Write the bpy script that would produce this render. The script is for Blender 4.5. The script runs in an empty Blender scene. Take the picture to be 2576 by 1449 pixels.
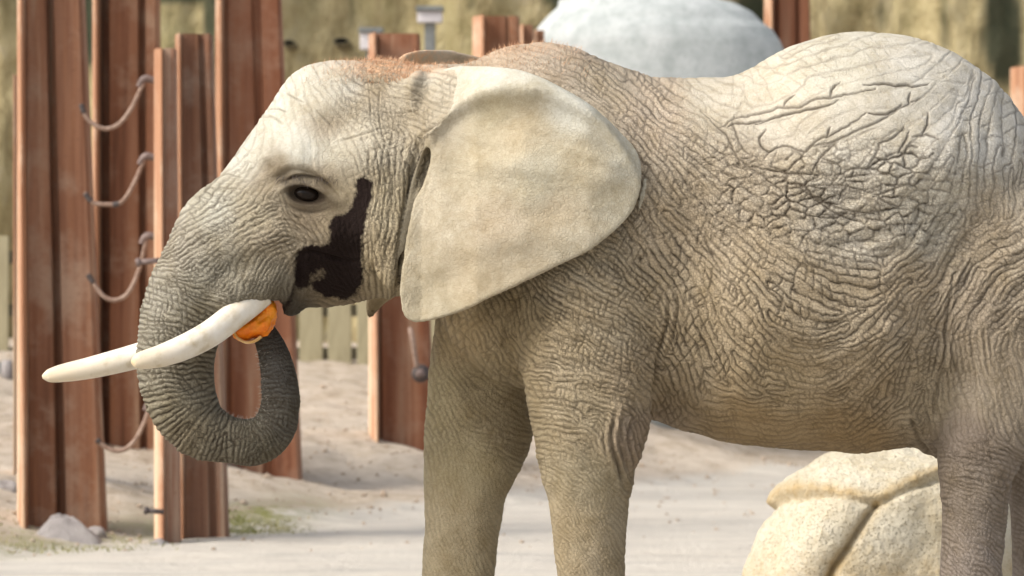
import bpy, bmesh, math, random
import numpy as np
from mathutils import Vector
random.seed(7)
RNG = np.random.default_rng(11)
SC = bpy.context.scene
COL = SC.collection

# ------------------------------------------------------------------ camera, sky, sun, exposure
CAM_D, CAM_H, FPX = 14.0, 1.63, 10080.0          # metres from the elephant's mid plane, eye height, focal length in 2576-px units
cam = bpy.data.cameras.new('camera')
cam.sensor_width = 36.0
cam.lens = FPX / 2576.0 * 36.0
cam.clip_start, cam.clip_end = 0.5, 3000.0
cam.dof.use_dof = True
cam.dof.focus_distance = CAM_D - 0.45
cam.dof.aperture_fstop = cam.lens / 1000.0 / 0.026
cam_o = bpy.data.objects.new('camera', cam)
cam_o.location = (0, -CAM_D, CAM_H)
cam_o.rotation_euler = (math.radians(90), 0, 0)
COL.objects.link(cam_o)
SC.camera = cam_o

SUN_AZ = Vector((-0.88, -0.36, 0.0)).normalized()
SUN_EL = math.radians(43)
to_sun = Vector((SUN_AZ.x * math.cos(SUN_EL), SUN_AZ.y * math.cos(SUN_EL), math.sin(SUN_EL)))
world = bpy.data.worlds.new('World')
SC.world = world
world.use_nodes = True
wn = world.node_tree
wn.nodes.clear()
sky = wn.nodes.new('ShaderNodeTexSky')
sky.sky_type = 'NISHITA'
sky.sun_disc = False
sky.sun_elevation = SUN_EL
sky.sun_rotation = math.atan2(to_sun.x, to_sun.y)
sky.air_density = 1.0
sky.dust_density = 4.0
hs = wn.nodes.new('ShaderNodeHueSaturation')
hs.inputs['Saturation'].default_value = 0.35
bg = wn.nodes.new('ShaderNodeBackground')
bg.inputs['Strength'].default_value = 0.13
wo = wn.nodes.new('ShaderNodeOutputWorld')
wn.links.new(sky.outputs[0], hs.inputs['Color'])
wn.links.new(hs.outputs[0], bg.inputs['Color'])
wn.links.new(bg.outputs[0], wo.inputs['Surface'])
sun = bpy.data.lights.new('sun', 'SUN')
sun.energy = 1.5
sun.angle = math.radians(24)
sun.color = (1.0, 0.91, 0.78)
sun_o = bpy.data.objects.new('sun', sun)
sun_o.rotation_euler = (-to_sun).to_track_quat('-Z', 'Y').to_euler()
sun_o.location = (-8, -4, 12)
COL.objects.link(sun_o)
SC.view_settings.view_transform = 'Standard'
SC.view_settings.look = 'None'
SC.view_settings.gamma = 1.0
SC.view_settings.use_curve_mapping = False
SC.view_settings.exposure = 0.92

# ------------------------------------------------------------------ helpers
def P(px, py, Y):
    """photo pixel (2576 wide) at world depth Y -> world x, z"""
    k = (CAM_D + Y) / FPX
    return (px - 1288.0) * k, CAM_H - (py - 724.5) * k

def PV(px, py, Y):
    x, z = P(px, py, Y)
    return Vector((x, Y, z))

def tag(o, label=None, cat=None, group=None, kind=None):
    if label: o['label'] = label
    if cat: o['category'] = cat
    if group: o['group'] = group
    if kind: o['kind'] = kind
    return o

def link(name, me, mat=None, parent=None, smooth=True):
    o = bpy.data.objects.new(name, me)
    COL.objects.link(o)
    if mat is not None:
        me.materials.append(mat)
    if parent is not None:
        o.parent = parent
    if smooth and len(me.polygons):
        me.polygons.foreach_set('use_smooth', np.ones(len(me.polygons), dtype=bool))
    return o

def mesh_np(name, v, f):
    """v (n,3) array, f (m,3|4) int array -> mesh, fast"""
    me = bpy.data.meshes.new(name)
    v = np.asarray(v, np.float32); f = np.asarray(f, np.int32)
    k = f.shape[1]
    me.vertices.add(len(v)); me.vertices.foreach_set('co', v.ravel())
    me.loops.add(len(f) * k); me.loops.foreach_set('vertex_index', f.ravel())
    me.polygons.add(len(f))
    me.polygons.foreach_set('loop_start', np.arange(0, len(f) * k, k, dtype=np.int32))
    me.update(calc_edges=True)
    return me

def empty(name, loc):
    o = bpy.data.objects.new(name, None)
    o.location = loc
    o.empty_display_size = 0.1
    COL.objects.link(o)
    return o

def sm(x):
    x = np.clip(x, 0, 1)
    return x * x * (3 - 2 * x)

def hash3(i, j, k, seed):
    h = (i * 374761393 + j * 668265263 + k * 2147483647 + seed * 1274126177) & 0xFFFFFFFF
    h = ((h ^ (h >> 13)) * 1274126177) & 0xFFFFFFFF
    h = ((h ^ (h >> 16)) * 2246822519) & 0xFFFFFFFF
    return ((h ^ (h >> 15)) & 0xFFFFFF).astype(np.float32) / float(0xFFFFFF)

def vnoise(x, y, z, seed=0):
    x = np.asarray(x, np.float64); y = np.asarray(y, np.float64) + 0 * x; z = np.asarray(z, np.float64) + 0 * x
    i, j, k = np.floor(x).astype(np.int64), np.floor(y).astype(np.int64), np.floor(z).astype(np.int64)
    fx, fy, fz = sm(x - i), sm(y - j), sm(z - k)
    r = 0
    for a in (0, 1):
        for b in (0, 1):
            for c in (0, 1):
                w = (fx if a else 1 - fx) * (fy if b else 1 - fy) * (fz if c else 1 - fz)
                r = r + w * hash3(i + a, j + b, k + c, seed)
    return r * 2 - 1

def fbm(x, y, z, seed=0, octv=4, gain=0.5):
    r, a = 0, 1.0
    for o in range(octv):
        r = r + a * vnoise(x * 2 ** o, y * 2 ** o, z * 2 ** o, seed + 17 * o)
        a *= gain
    return r

def catmull(pts, n=10, closed=True):
    p = np.array(pts, float)
    m = len(p)
    out = []
    rng = range(m) if closed else range(m - 1)
    for i in rng:
        if closed:
            a, b, c, d = p[(i - 1) % m], p[i], p[(i + 1) % m], p[(i + 2) % m]
        else:
            a, b, c, d = p[max(i - 1, 0)], p[i], p[i + 1], p[min(i + 2, m - 1)]
        t = np.linspace(0, 1, n, endpoint=False)[:, None]
        out.append(0.5 * ((2 * b) + (-a + c) * t + (2 * a - 5 * b + 4 * c - d) * t * t + (-a + 3 * b - 3 * c + d) * t ** 3))
    o = np.concatenate(out)
    if not closed:
        o = np.concatenate([o, p[-1:]])
    return o

def poly_sdf(poly, X, Z):
    """signed distance (negative inside) to a closed polygon"""
    sh = X.shape
    x, z = X.ravel().astype(np.float32), Z.ravel().astype(np.float32)
    d = np.full(x.shape, 1e9, np.float32)
    ins = np.zeros(x.shape, bool)
    a = np.asarray(poly, np.float32); b = np.roll(a, -1, 0)
    for (ax, az), (bx, bz) in zip(a, b):
        ex, ez = bx - ax, bz - az
        t = np.clip(((x - ax) * ex + (z - az) * ez) / (ex * ex + ez * ez + 1e-12), 0, 1)
        d = np.minimum(d, (x - ax - t * ex) ** 2 + (z - az - t * ez) ** 2)
        if az != bz:
            c = ((az > z) != (bz > z)) & (x < (bx - ax) * (z - az) / (bz - az) + ax)
            ins ^= c
    d = np.sqrt(d)
    return np.where(ins, -d, d).reshape(sh)

def line_dist(pts, x, y):
    """distance from points to an open polyline, only near its bounding box"""
    p = np.asarray(pts, np.float32)
    d = np.full(x.shape, 1e9, np.float32)
    for (ax, ay), (bx, by) in zip(p[:-1], p[1:]):
        ex, ey = bx - ax, by - ay
        t = np.clip(((x - ax) * ex + (y - ay) * ey) / (ex * ex + ey * ey + 1e-9), 0, 1)
        d = np.minimum(d, (x - ax - t * ex) ** 2 + (y - ay - t * ey) ** 2)
    return np.sqrt(d)

def rbf(ctrl, X, Z, power=3.0):
    """inverse-distance interpolation of control rows (px, py, v...)"""
    c = np.asarray(ctrl, np.float32)
    num, den = 0, 0
    for row in c:
        w = 1.0 / (((X - row[0]) ** 2 + (Z - row[1]) ** 2 + 900.0) ** (power / 2))
        num = num + w[..., None] * row[2:]
        den = den + w
    return num / den[..., None]

def blur2(a, n):
    for _ in range(n):
        a[1:-1] = (a[:-2] + 2 * a[1:-1] + a[2:]) * 0.25
        a[:, 1:-1] = (a[:, :-2] + 2 * a[:, 1:-1] + a[:, 2:]) * 0.25
    return a

def smin(a, b, k):
    h = np.maximum(k - np.abs(a - b), 0) / k
    return np.minimum(a, b) - h * h * (k * 0.25)

def smax(a, b, k):
    return -smin(-a, -b, k)

class Field:
    """implicit volume on a regular grid, meshed with surface nets"""
    def __init__(s, lo, hi, h):
        s.h = h
        s.lo = np.array(lo, np.float32)
        n = np.ceil((np.array(hi) - np.array(lo)) / h).astype(int) + 1
        s.x, s.y, s.z = [(s.lo[i] + h * np.arange(n[i])).astype(np.float32) for i in range(3)]
        s.F = np.full(n, 1.0, np.float32)
        s.X2, s.Z2 = np.meshgrid(s.x, s.z, indexing='ij')
    def box(s, lo, hi):
        return tuple(slice(max(0, int(np.searchsorted(g, l))), int(np.searchsorted(g, u))) for g, l, u in zip((s.x, s.y, s.z), lo, hi))
    def add(s, f, sl, k=0.05):
        s.F[sl] = smin(s.F[sl], f.astype(np.float32), k)
    def cut(s, f, sl, k=0.02):
        s.F[sl] = smax(s.F[sl], -f.astype(np.float32), k)
    def ell(s, c, r, k=0.05, sub=False, rot=0.0):
        m = max(r) * 1.0 + 0.08
        sl = s.box([c[i] - m for i in range(3)], [c[i] + m for i in range(3)])
        X = s.x[sl[0]][:, None, None] - c[0]; Y = s.y[sl[1]][None, :, None] - c[1]; Z = s.z[sl[2]][None, None, :] - c[2]
        ca, sa = math.cos(rot), math.sin(rot)
        U, V = X * ca + Z * sa, -X * sa + Z * ca
        f = (np.sqrt((U / r[0]) ** 2 + (Y / r[1]) ** 2 + (V / r[2]) ** 2) - 1) * min(r)
        (s.cut if sub else s.add)(f, sl, k)
    def slab(s, E, W, YC, R, k):
        """E(x,z)=1 on the outline, 0 deep inside; W half width; YC centre plane"""
        m = E < 1.0 + 0.12 / R
        xi = np.where(m.any(1))[0]; zi = np.where(m.any(0))[0]
        sx, sz = slice(xi[0], xi[-1] + 1), slice(zi[0], zi[-1] + 1)
        w = W[sx, sz][:, None, :]
        f = (np.sqrt(E[sx, sz][:, None, :] ** 2 + ((s.y[None, :, None] - YC[sx, sz][:, None, :]) / w) ** 2) - 1) * np.minimum(R, w)
        s.add(f, (sx, slice(None), sz), k)
    def mesh(s):
        F = s.F; nx, ny, nz = F.shape
        ins = F < 0
        c = np.zeros((nx - 1, ny - 1, nz - 1), np.uint8)
        for a in (0, 1):
            for b in (0, 1):
                for d in (0, 1):
                    c += ins[a:nx - 1 + a, b:ny - 1 + b, d:nz - 1 + d]
        act = np.argwhere((c > 0) & (c < 8))
        del c
        idx = np.full((nx - 1, ny - 1, nz - 1), -1, np.int32)
        idx[act[:, 0], act[:, 1], act[:, 2]] = np.arange(len(act))
        cor = {}
        for a in (0, 1):
            for b in (0, 1):
                for d in (0, 1):
                    cor[(a, b, d)] = F[act[:, 0] + a, act[:, 1] + b, act[:, 2] + d]
        acc = np.zeros((len(act), 3)); cnt = np.zeros(len(act))
        for p in cor:
            for ax in range(3):
                if p[ax] == 0:
                    q = list(p); q[ax] = 1; q = tuple(q)
                    va, vb = cor[p], cor[q]
                    m = (va < 0) != (vb < 0)
                    t = np.where(m, va / np.where(m, va - vb, 1), 0)
                    for e in range(3):
                        acc[:, e] += np.where(m, p[e] + (t if e == ax else 0), 0)
                    cnt += m
        v = (act + acc / cnt[:, None]) * s.h + s.lo
        faces = []
        for ax in range(3):
            o1, o2 = [(1, 2), (2, 0), (0, 1)][ax]
            sl0 = [slice(None)] * 3; sl1 = [slice(None)] * 3
            sl0[ax] = slice(0, -1); sl1[ax] = slice(1, None)
            e = ins[tuple(sl0)] != ins[tuple(sl1)]
            g = np.argwhere(e)
            g = g[(g[:, o1] > 0) & (g[:, o2] > 0) & (g[:, o1] < F.shape[o1] - 1) & (g[:, o2] < F.shape[o2] - 1)]
            flip = ins[g[:, 0], g[:, 1], g[:, 2]]
            q = []
            for (da, db) in ((-1, -1), (0, -1), (0, 0), (-1, 0)):
                h = g.copy(); h[:, o1] += da; h[:, o2] += db
                q.append(idx[h[:, 0], h[:, 1], h[:, 2]])
            q = np.stack(q, 1)
            q[~flip] = q[~flip][:, ::-1]
            faces.append(q)
        f = np.concatenate(faces)
        return v, f[(f >= 0).all(1)]

def edges_of(f):
    e = np.concatenate([f[:, [0, 1]], f[:, [1, 2]], f[:, [2, 3]], f[:, [3, 0]]])
    e.sort(axis=1)
    return e

def laplace(v, f, it, w=0.5):
    e = edges_of(f)
    n = len(v)
    cnt = np.bincount(e[:, 0], minlength=n) + np.bincount(e[:, 1], minlength=n)
    cnt = np.maximum(cnt, 1)
    for _ in range(it):
        a = np.stack([np.bincount(e[:, 0], v[e[:, 1], i], n) + np.bincount(e[:, 1], v[e[:, 0], i], n) for i in range(3)], 1)
        v = v + w * (a / cnt[:, None] - v)
    return v

def normals(v, f):
    nrm = np.cross(v[f[:, 2]] - v[f[:, 0]], v[f[:, 3]] - v[f[:, 1]])
    n = len(v)
    r = np.zeros((n, 3))
    for c in range(4):
        for i in range(3):
            r[:, i] += np.bincount(f[:, c], nrm[:, i], n)
    return r / (np.linalg.norm(r, axis=1)[:, None] + 1e-12)

def subdivide(v, f, sel):
    """1 -> 4 split of the selected quads"""
    fs, fo = f[sel], f[~sel]
    e = np.stack([np.sort(fs[:, [i, (i + 1) % 4]], axis=1) for i in range(4)], 1).reshape(-1, 2)
    key = e[:, 0].astype(np.int64) * len(v) + e[:, 1]
    u, first, inv = np.unique(key, return_index=True, return_inverse=True)
    mid = (v[e[first, 0]] + v[e[first, 1]]) * 0.5
    n0 = len(v); n1 = n0 + len(mid)
    cen = v[fs].mean(1)
    vv = np.concatenate([v, mid, cen])
    M = inv.reshape(-1, 4) + n0
    C = np.arange(len(fs)) + n1
    new = [np.stack([fs[:, i], M[:, i], C, M[:, (i - 1) % 4]], 1) for i in range(4)]
    return vv, np.concatenate([fo] + new)

def attr(me, name, data, kind='FLOAT'):
    a = me.attributes.new(name, kind, 'POINT')
    d = np.asarray(data, np.float32)
    if kind == 'FLOAT':
        a.data.foreach_set('value', d)
    elif kind == 'FLOAT_VECTOR':
        a.data.foreach_set('vector', d.ravel())
    else:
        a.data.foreach_set('color', np.concatenate([d, np.ones((len(d), 1), np.float32)], 1).ravel())

# ------------------------------------------------------------------ node helpers
class NT:
    def __init__(s, name):
        s.m = bpy.data.materials.new(name)
        s.m.use_nodes = True
        s.t = s.m.node_tree
        s.t.nodes.clear()
        s.out = s.n('ShaderNodeOutputMaterial')
        s.b = s.n('ShaderNodeBsdfPrincipled')
        s.l(s.b.outputs[0], s.out.inputs['Surface'])
    def n(s, t, **k):
        nd = s.t.nodes.new(t)
        for a, b in k.items():
            setattr(nd, a, b)
        return nd
    def l(s, a, b):
        s.t.links.new(a, b)
    def put(s, sock, v):
        if hasattr(v, 'is_linked') or isinstance(v, bpy.types.NodeSocket):
            s.l(v, sock)
        else:
            sock.default_value = v
    def attr(s, name, out='Fac'):
        return s.n('ShaderNodeAttribute', attribute_name=name).outputs[out]
    def pos(s, kind='Object'):
        return s.n('ShaderNodeTexCoord').outputs[kind]
    def mapv(s, vec, scale=(1, 1, 1), loc=(0, 0, 0)):
        m = s.n('ShaderNodeMapping')
        s.l(vec, m.inputs[0]); m.inputs['Scale'].default_value = scale; m.inputs['Location'].default_value = loc
        return m.outputs[0]
    def noise(s, vec, scale, detail=4, rough=0.55, dist=0.0, out='Fac'):
        n = s.n('ShaderNodeTexNoise')
        s.l(vec, n.inputs['Vector'])
        n.inputs['Scale'].default_value = scale; n.inputs['Detail'].default_value = detail
        n.inputs['Roughness'].default_value = rough; n.inputs['Distortion'].default_value = dist
        return n.outputs[out]
    def vor(s, vec, scale, feature='DISTANCE_TO_EDGE', rand=1.0):
        n = s.n('ShaderNodeTexVoronoi', feature=feature)
        s.l(vec, n.inputs['Vector']); n.inputs['Scale'].default_value = scale
        n.inputs['Randomness'].default_value = rand
        return n.outputs['Distance']
    def ramp(s, fac, stops, interp='LINEAR'):
        r = s.n('ShaderNodeValToRGB')
        s.l(fac, r.inputs[0])
        e = r.color_ramp.elements
        r.color_ramp.interpolation = interp
        while len(e) < len(stops):
            e.new(0.5)
        for el, (p, c) in zip(e, stops):
            el.position = p
            el.color = (c, c, c, 1) if isinstance(c, (int, float)) else (*c, 1)
        return r.outputs[0]
    def rng(s, v, a, b, c=0.0, d=1.0):
        m = s.n('ShaderNodeMapRange')
        s.l(v, m.inputs[0])
        for i, x in enumerate((a, b, c, d)):
            m.inputs[i + 1].default_value = x
        return m.outputs[0]
    def math(s, op, a, b=0.0):
        m = s.n('ShaderNodeMath', operation=op)
        s.put(m.inputs[0], a); s.put(m.inputs[1], b)
        return m.outputs[0]
    def mix(s, fac, a, b, blend='MIX'):
        m = s.n('ShaderNodeMix', data_type='RGBA', blend_type=blend)
        s.put(m.inputs[0], fac)
        for sock, v in ((m.inputs[6], a), (m.inputs[7], b)):
            if isinstance(v, tuple):
                sock.default_value = (*v, 1)
            else:
                s.l(v, sock)
        return m.outputs[2]
    def bump(s, h, strength, dist, prev=None):
        b = s.n('ShaderNodeBump')
        s.l(h, b.inputs['Height']); b.inputs['Strength'].default_value = strength; b.inputs['Distance'].default_value = dist
        if prev is not None:
            s.l(prev, b.inputs['Normal'])
        return b.outputs[0]
    def done(s, color, rough=0.85, normal=None, spec=0.3):
        s.put(s.b.inputs['Base Color'], color if not isinstance(color, tuple) else (*color, 1))
        s.put(s.b.inputs['Roughness'], rough)
        s.b.inputs['Specular IOR Level'].default_value = spec
        if normal is not None:
            s.l(normal, s.b.inputs['Normal'])
        return s.m

# ------------------------------------------------------------------ materials
def mat_skin():
    t = NT('elephant_skin')
    p = t.pos()
    base = t.attr('base_tint', 'Color')
    crack = t.attr('crack'); stain_shade = t.attr('stain_shade'); orange = t.attr('hair_tint')
    n1 = t.noise(p, 9.0, 5, 0.6)
    n2 = t.noise(p, 42.0, 4, 0.65)
    n3 = t.noise(p, 160.0, 2, 0.6)
    c = t.mix(t.rng(n1, 0.35, 0.68), base, t.mix(1.0, base, (0.80, 0.76, 0.68), 'MULTIPLY'))
    c = t.mix(t.rng(n2, 0.42, 0.75, 0.0, 0.5), c, t.mix(1.0, base, (1.22, 1.24, 1.28), 'MULTIPLY'))
    c = t.mix(t.rng(n3, 0.5, 0.8, 0.0, 0.4), c, t.mix(1.0, base, (0.62, 0.58, 0.5), 'MULTIPLY'))
    fine = t.vor(p, 85.0, rand=1.0)
    finel = t.rng(fine, 0.0, 0.10, 1.0, 0.0)
    amp = t.attr('fine_amp')
    fl = t.math('MULTIPLY', finel, amp)
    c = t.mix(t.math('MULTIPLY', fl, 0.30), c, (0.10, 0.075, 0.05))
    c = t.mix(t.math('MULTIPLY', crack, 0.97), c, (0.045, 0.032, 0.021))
    c = t.mix(t.math('MULTIPLY', orange, t.rng(n2, 0.3, 0.6)), c, (0.56, 0.32, 0.18))
    sn = t.math('ADD', stain_shade, t.math('MULTIPLY', t.math('SUBTRACT', t.noise(p, 75, 5, 0.75), 0.5), 0.9))
    sw = t.rng(sn, 0.34, 0.66)
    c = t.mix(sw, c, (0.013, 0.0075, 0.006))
    h = t.math('SUBTRACT', t.math('MULTIPLY', n2, 0.5), t.math('MULTIPLY', fl, 0.8))
    h = t.math('ADD', h, t.math('MULTIPLY', n3, 0.35))
    nr = t.bump(h, 0.75, 0.006)
    rough = 0.86
    return t.done(c, rough, nr, 0.12)

def mat_rust(name, seed, tint=(1, 1, 1)):
    t = NT(name)
    p = t.mapv(t.pos('Object'), (1, 1, 1), (seed * 3.1, seed * 1.7, seed))
    st = t.noise(t.mapv(p, (9, 9, 0.35)), 1.0, 5, 0.6)
    st2 = t.noise(t.mapv(p, (26, 26, 0.9)), 1.0, 4, 0.6)
    bl = t.noise(p, 2.2, 6, 0.65)
    fi = t.noise(p, 38, 4, 0.65)
    m = lambda c: tuple(a * b for a, b in zip(c, tint))
    c = t.ramp(st, [(0.28, m((0.095, 0.038, 0.020))), (0.42, m((0.19, 0.085, 0.047))), (0.54, m((0.255, 0.132, 0.080))), (0.67, m((0.38, 0.27, 0.185)))])
    c = t.mix(t.rng(st2, 0.46, 0.72, 0, 0.65), c, m((0.27, 0.12, 0.06)))
    c = t.mix(t.rng(bl, 0.50, 0.68, 0, 0.65), c, m((0.33, 0.235, 0.17)))
    c = t.mix(t.rng(fi, 0.55, 0.8, 0, 0.5), c, m((0.12, 0.05, 0.03)))
    nr = t.bump(t.math('ADD', t.math('MULTIPLY', st2, 0.6), t.math('MULTIPLY', fi, 0.4)), 0.5, 0.02)
    return t.done(c, t.rng(bl, 0.3, 0.7, 0.75, 0.9), nr, 0.25)

def mat_ground():
    t = NT('sandy_ground')
    p = t.pos('Object')
    berm = t.attr('berm')
    n1 = t.noise(p, 0.55, 6, 0.6)
    n2 = t.noise(p, 4.5, 8, 0.72)
    n3 = t.noise(p, 26, 6, 0.75)
    wv = t.noise(t.mapv(p, (0.55, 2.6, 1.0)), 1.0, 6, 0.62, 0.6)
    apron = t.ramp(wv, [(0.30, (0.43, 0.40, 0.355)), (0.45, (0.56, 0.52, 0.46)), (0.6, (0.62, 0.575, 0.505)), (0.75, (0.51, 0.455, 0.385))])
    sand = t.ramp(n2, [(0.30, (0.27, 0.21, 0.155)), (0.42, (0.42, 0.345, 0.265)), (0.54, (0.52, 0.44, 0.355)), (0.70, (0.60, 0.525, 0.44))])
    edge = t.rng(t.math('ADD', berm, t.math('MULTIPLY', t.math('SUBTRACT', n2, 0.5), 0.5)), 0.0, 0.25)
    c = t.mix(edge, apron, sand)
    c = t.mix(t.rng(n3, 0.60, 0.80, 0, 0.5), c, (0.26, 0.20, 0.15))
    c = t.mix(t.rng(n1, 0.42, 0.65, 0, 0.4), c, (0.60, 0.54, 0.46))
    mossm = t.math('MULTIPLY', t.attr('moss'), t.rng(n2, 0.40, 0.55))
    c = t.mix(mossm, c, (0.20, 0.20, 0.07))
    nr = t.bump(t.math('ADD', n3, t.math('MULTIPLY', n2, 1.8)), 0.8, 0.035)
    return t.done(c, 0.95, nr, 0.1)

def mat_rock(name, cols, scale=1.0, pits=0.0, bumpd=0.02):
    t = NT(name)
    p = t.pos('Object')
    n1 = t.noise(p, 2.4 * scale, 6, 0.62)
    n2 = t.noise(p, 14 * scale, 5, 0.68)
    n3 = t.noise(p, 70 * scale, 3, 0.65)
    c = t.ramp(n1, [(0.3, cols[0]), (0.5, cols[1]), (0.68, cols[2])])
    c = t.mix(t.rng(n2, 0.5, 0.72, 0, 0.6), c, cols[3])
    c = t.mix(t.rng(n3, 0.56, 0.72, 0, 0.6), c, cols[4])
    h = t.math('ADD', n2, t.math('MULTIPLY', n3, 0.5))
    if pits:
        v = t.vor(p, 60 * scale, 'F1')
        pit = t.rng(v, 0.12, 0.3, 1, 0)
        c = t.mix(t.math('MULTIPLY', pit, 0.5), c, cols[4])
        h = t.math('SUBTRACT', h, t.math('MULTIPLY', pit, pits))
    if pits:
        c = t.mix(t.math('MULTIPLY', t.attr('ochre'), t.rng(n2, 0.3, 0.6, 0.45, 1.0)), c, (0.38, 0.27, 0.125))
    return t.done(c, 0.92, t.bump(h, 0.8, bumpd), 0.15)

def mat_wall():
    t = NT('cliff_render')
    p = t.pos('Object')
    n1 = t.noise(t.mapv(p, (0.9, 1, 0.35)), 1.0, 6, 0.62)
    n2 = t.noise(t.mapv(p, (4.0, 4, 2.6)), 1.0, 6, 0.72)
    n3 = t.noise(t.mapv(p, (7, 5, 0.9)), 1.0, 4, 0.6)
    c = t.ramp(n2, [(0.30, (0.20, 0.165, 0.085)), (0.44, (0.37, 0.305, 0.165)), (0.58, (0.48, 0.405, 0.235)), (0.74, (0.46, 0.40, 0.28))])
    c = t.mix(t.rng(n1, 0.46, 0.72, 0, 0.75), c, (0.22, 0.205, 0.10))
    c = t.mix(t.rng(n3, 0.52, 0.75, 0, 0.6), c, (0.20, 0.155, 0.085))
    c = t.mix(t.attr('dark_patch'), c, (0.035, 0.045, 0.030))
    nr = t.bump(t.math('ADD', n2, t.math('MULTIPLY', n3, 0.6)), 0.9, 0.12)
    return t.done(c, 0.95, nr, 0.1)

def mat_ivory():
    t = NT('ivory')
    p = t.pos('Object')
    n = t.noise(p, 14, 5, 0.6)
    f = t.noise(p, 60, 4, 0.6)
    tipd = t.attr('tip')
    c = t.ramp(n, [(0.30, (0.50, 0.42, 0.29)), (0.44, (0.64, 0.585, 0.49)), (0.6, (0.70, 0.665, 0.60))])
    c = t.mix(t.math('MULTIPLY', tipd, t.rng(n, 0.35, 0.65, 0.15, 0.9)), c, (0.58, 0.42, 0.20))
    c = t.mix(t.rng(f, 0.66, 0.8, 0, 0.35), c, (0.40, 0.29, 0.16))
    t.b.inputs['Subsurface Weight'].default_value = 0.08
    t.b.inputs['Subsurface Radius'].default_value = (0.01, 0.007, 0.004)
    return t.done(c, 0.5, t.bump(f, 0.35, 0.003), 0.35)

def mat_simple(name, c0, c1, scale=12, rough=0.7, bumpd=0.004, spec=0.3, stretch=(1, 1, 1)):
    t = NT(name)
    p = t.mapv(t.pos('Object'), stretch)
    n = t.noise(p, scale, 5, 0.62)
    return t.done(t.mix(t.rng(n, 0.35, 0.65), c0, c1), rough, t.bump(n, 0.6, bumpd), spec)

M = dict(
    skin=mat_skin(), ground=mat_ground(), wall=mat_wall(), ivory=mat_ivory(),
    rust=[mat_rust('rusty_steel_%d' % i, i + 1, tn) for i, tn in enumerate([(1, 1, 1), (1.0, 0.95, 0.9), (0.92, 0.98, 1.05), (1.02, 0.9, 0.85), (1.1, 1.15, 1.25)])],
    boulder=mat_rock('pale_grey_boulder', [(0.36, 0.39, 0.385), (0.48, 0.51, 0.505), (0.56, 0.585, 0.58), (0.29, 0.33, 0.315), (0.25, 0.28, 0.275)], 2.2),
    rock=mat_rock('sand_coloured_rock', [(0.43, 0.37, 0.26), (0.53, 0.48, 0.37), (0.58, 0.54, 0.44), (0.44, 0.365, 0.235), (0.22, 0.17, 0.10)], 1.3, 0.9, 0.02),
    stone=mat_rock('grey_stone', [(0.26, 0.24, 0.23), (0.34, 0.31, 0.30), (0.40, 0.37, 0.35), (0.3, 0.27, 0.25), (0.2, 0.18, 0.17)], 3),
    cable=mat_simple('weathered_cable', (0.20, 0.125, 0.09), (0.34, 0.25, 0.20), 30, 0.7),
    dark_metal=mat_simple('dark_metal', (0.05, 0.042, 0.04), (0.10, 0.08, 0.075), 30, 0.6),
    fitting=mat_simple('grey_fitting', (0.12, 0.085, 0.075), (0.22, 0.165, 0.15), 30, 0.6),
    board=mat_simple('fence_board', (0.30, 0.265, 0.17), (0.38, 0.34, 0.225), 5, 0.9, 0.01, 0.1, (3, 3, 0.6)),
    board_dark=mat_simple('fence_rail', (0.13, 0.115, 0.075), (0.18, 0.16, 0.11), 8, 0.9),
    white=mat_simple('white_paint', (0.60, 0.57, 0.58), (0.68, 0.65, 0.66), 5, 0.6),
    grey=mat_simple('grey_paint', (0.17, 0.18, 0.18), (0.24, 0.25, 0.24), 8, 0.6),
    black=mat_simple('black_void', (0.018, 0.017, 0.014), (0.03, 0.028, 0.022), 5, 0.9),
    eye=mat_simple('eye_dark', (0.008, 0.006, 0.005), (0.02, 0.013, 0.009), 60, 0.10, 0.0002, 0.14),
    grass=mat_simple('dry_grass', (0.15, 0.16, 0.045), (0.30, 0.27, 0.10), 3, 0.9),
    hair=mat_simple('ginger_hair', (0.46, 0.25, 0.14), (0.66, 0.44, 0.28), 20, 0.7),
    bristle=mat_simple('pale_bristle', (0.42, 0.38, 0.32), (0.55, 0.50, 0.42), 20, 0.6),
)
def mat_pumpkin():
    t = NT('pumpkin_flesh')
    p = t.pos('Object')
    n = t.noise(p, 40, 5, 0.65)
    n2 = t.noise(t.mapv(p, (1, 1, 1)), 14, 3, 0.5)
    c = t.ramp(n2, [(0.3, (0.62, 0.12, 0.003)), (0.5, (0.78, 0.20, 0.006)), (0.7, (0.82, 0.33, 0.02))])
    c = t.mix(t.rng(n, 0.58, 0.75, 0, 0.35), c, (0.82, 0.42, 0.08))
    t.b.inputs['Subsurface Weight'].default_value = 0.1
    t.b.inputs['Subsurface Radius'].default_value = (0.012, 0.006, 0.002)
    return t.done(c, 0.45, t.bump(n, 0.6, 0.006), 0.4)
M['pumpkin'] = mat_pumpkin()
M['flange'] = mat_rust('sunlit_flange', 9, (1.8, 2.0, 2.05))  # paler rust tint paints sunlight onto the flange faces
M['rind'] = mat_simple('pumpkin_rind', (0.72, 0.40, 0.10), (0.80, 0.55, 0.26), 30, 0.5)

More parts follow.
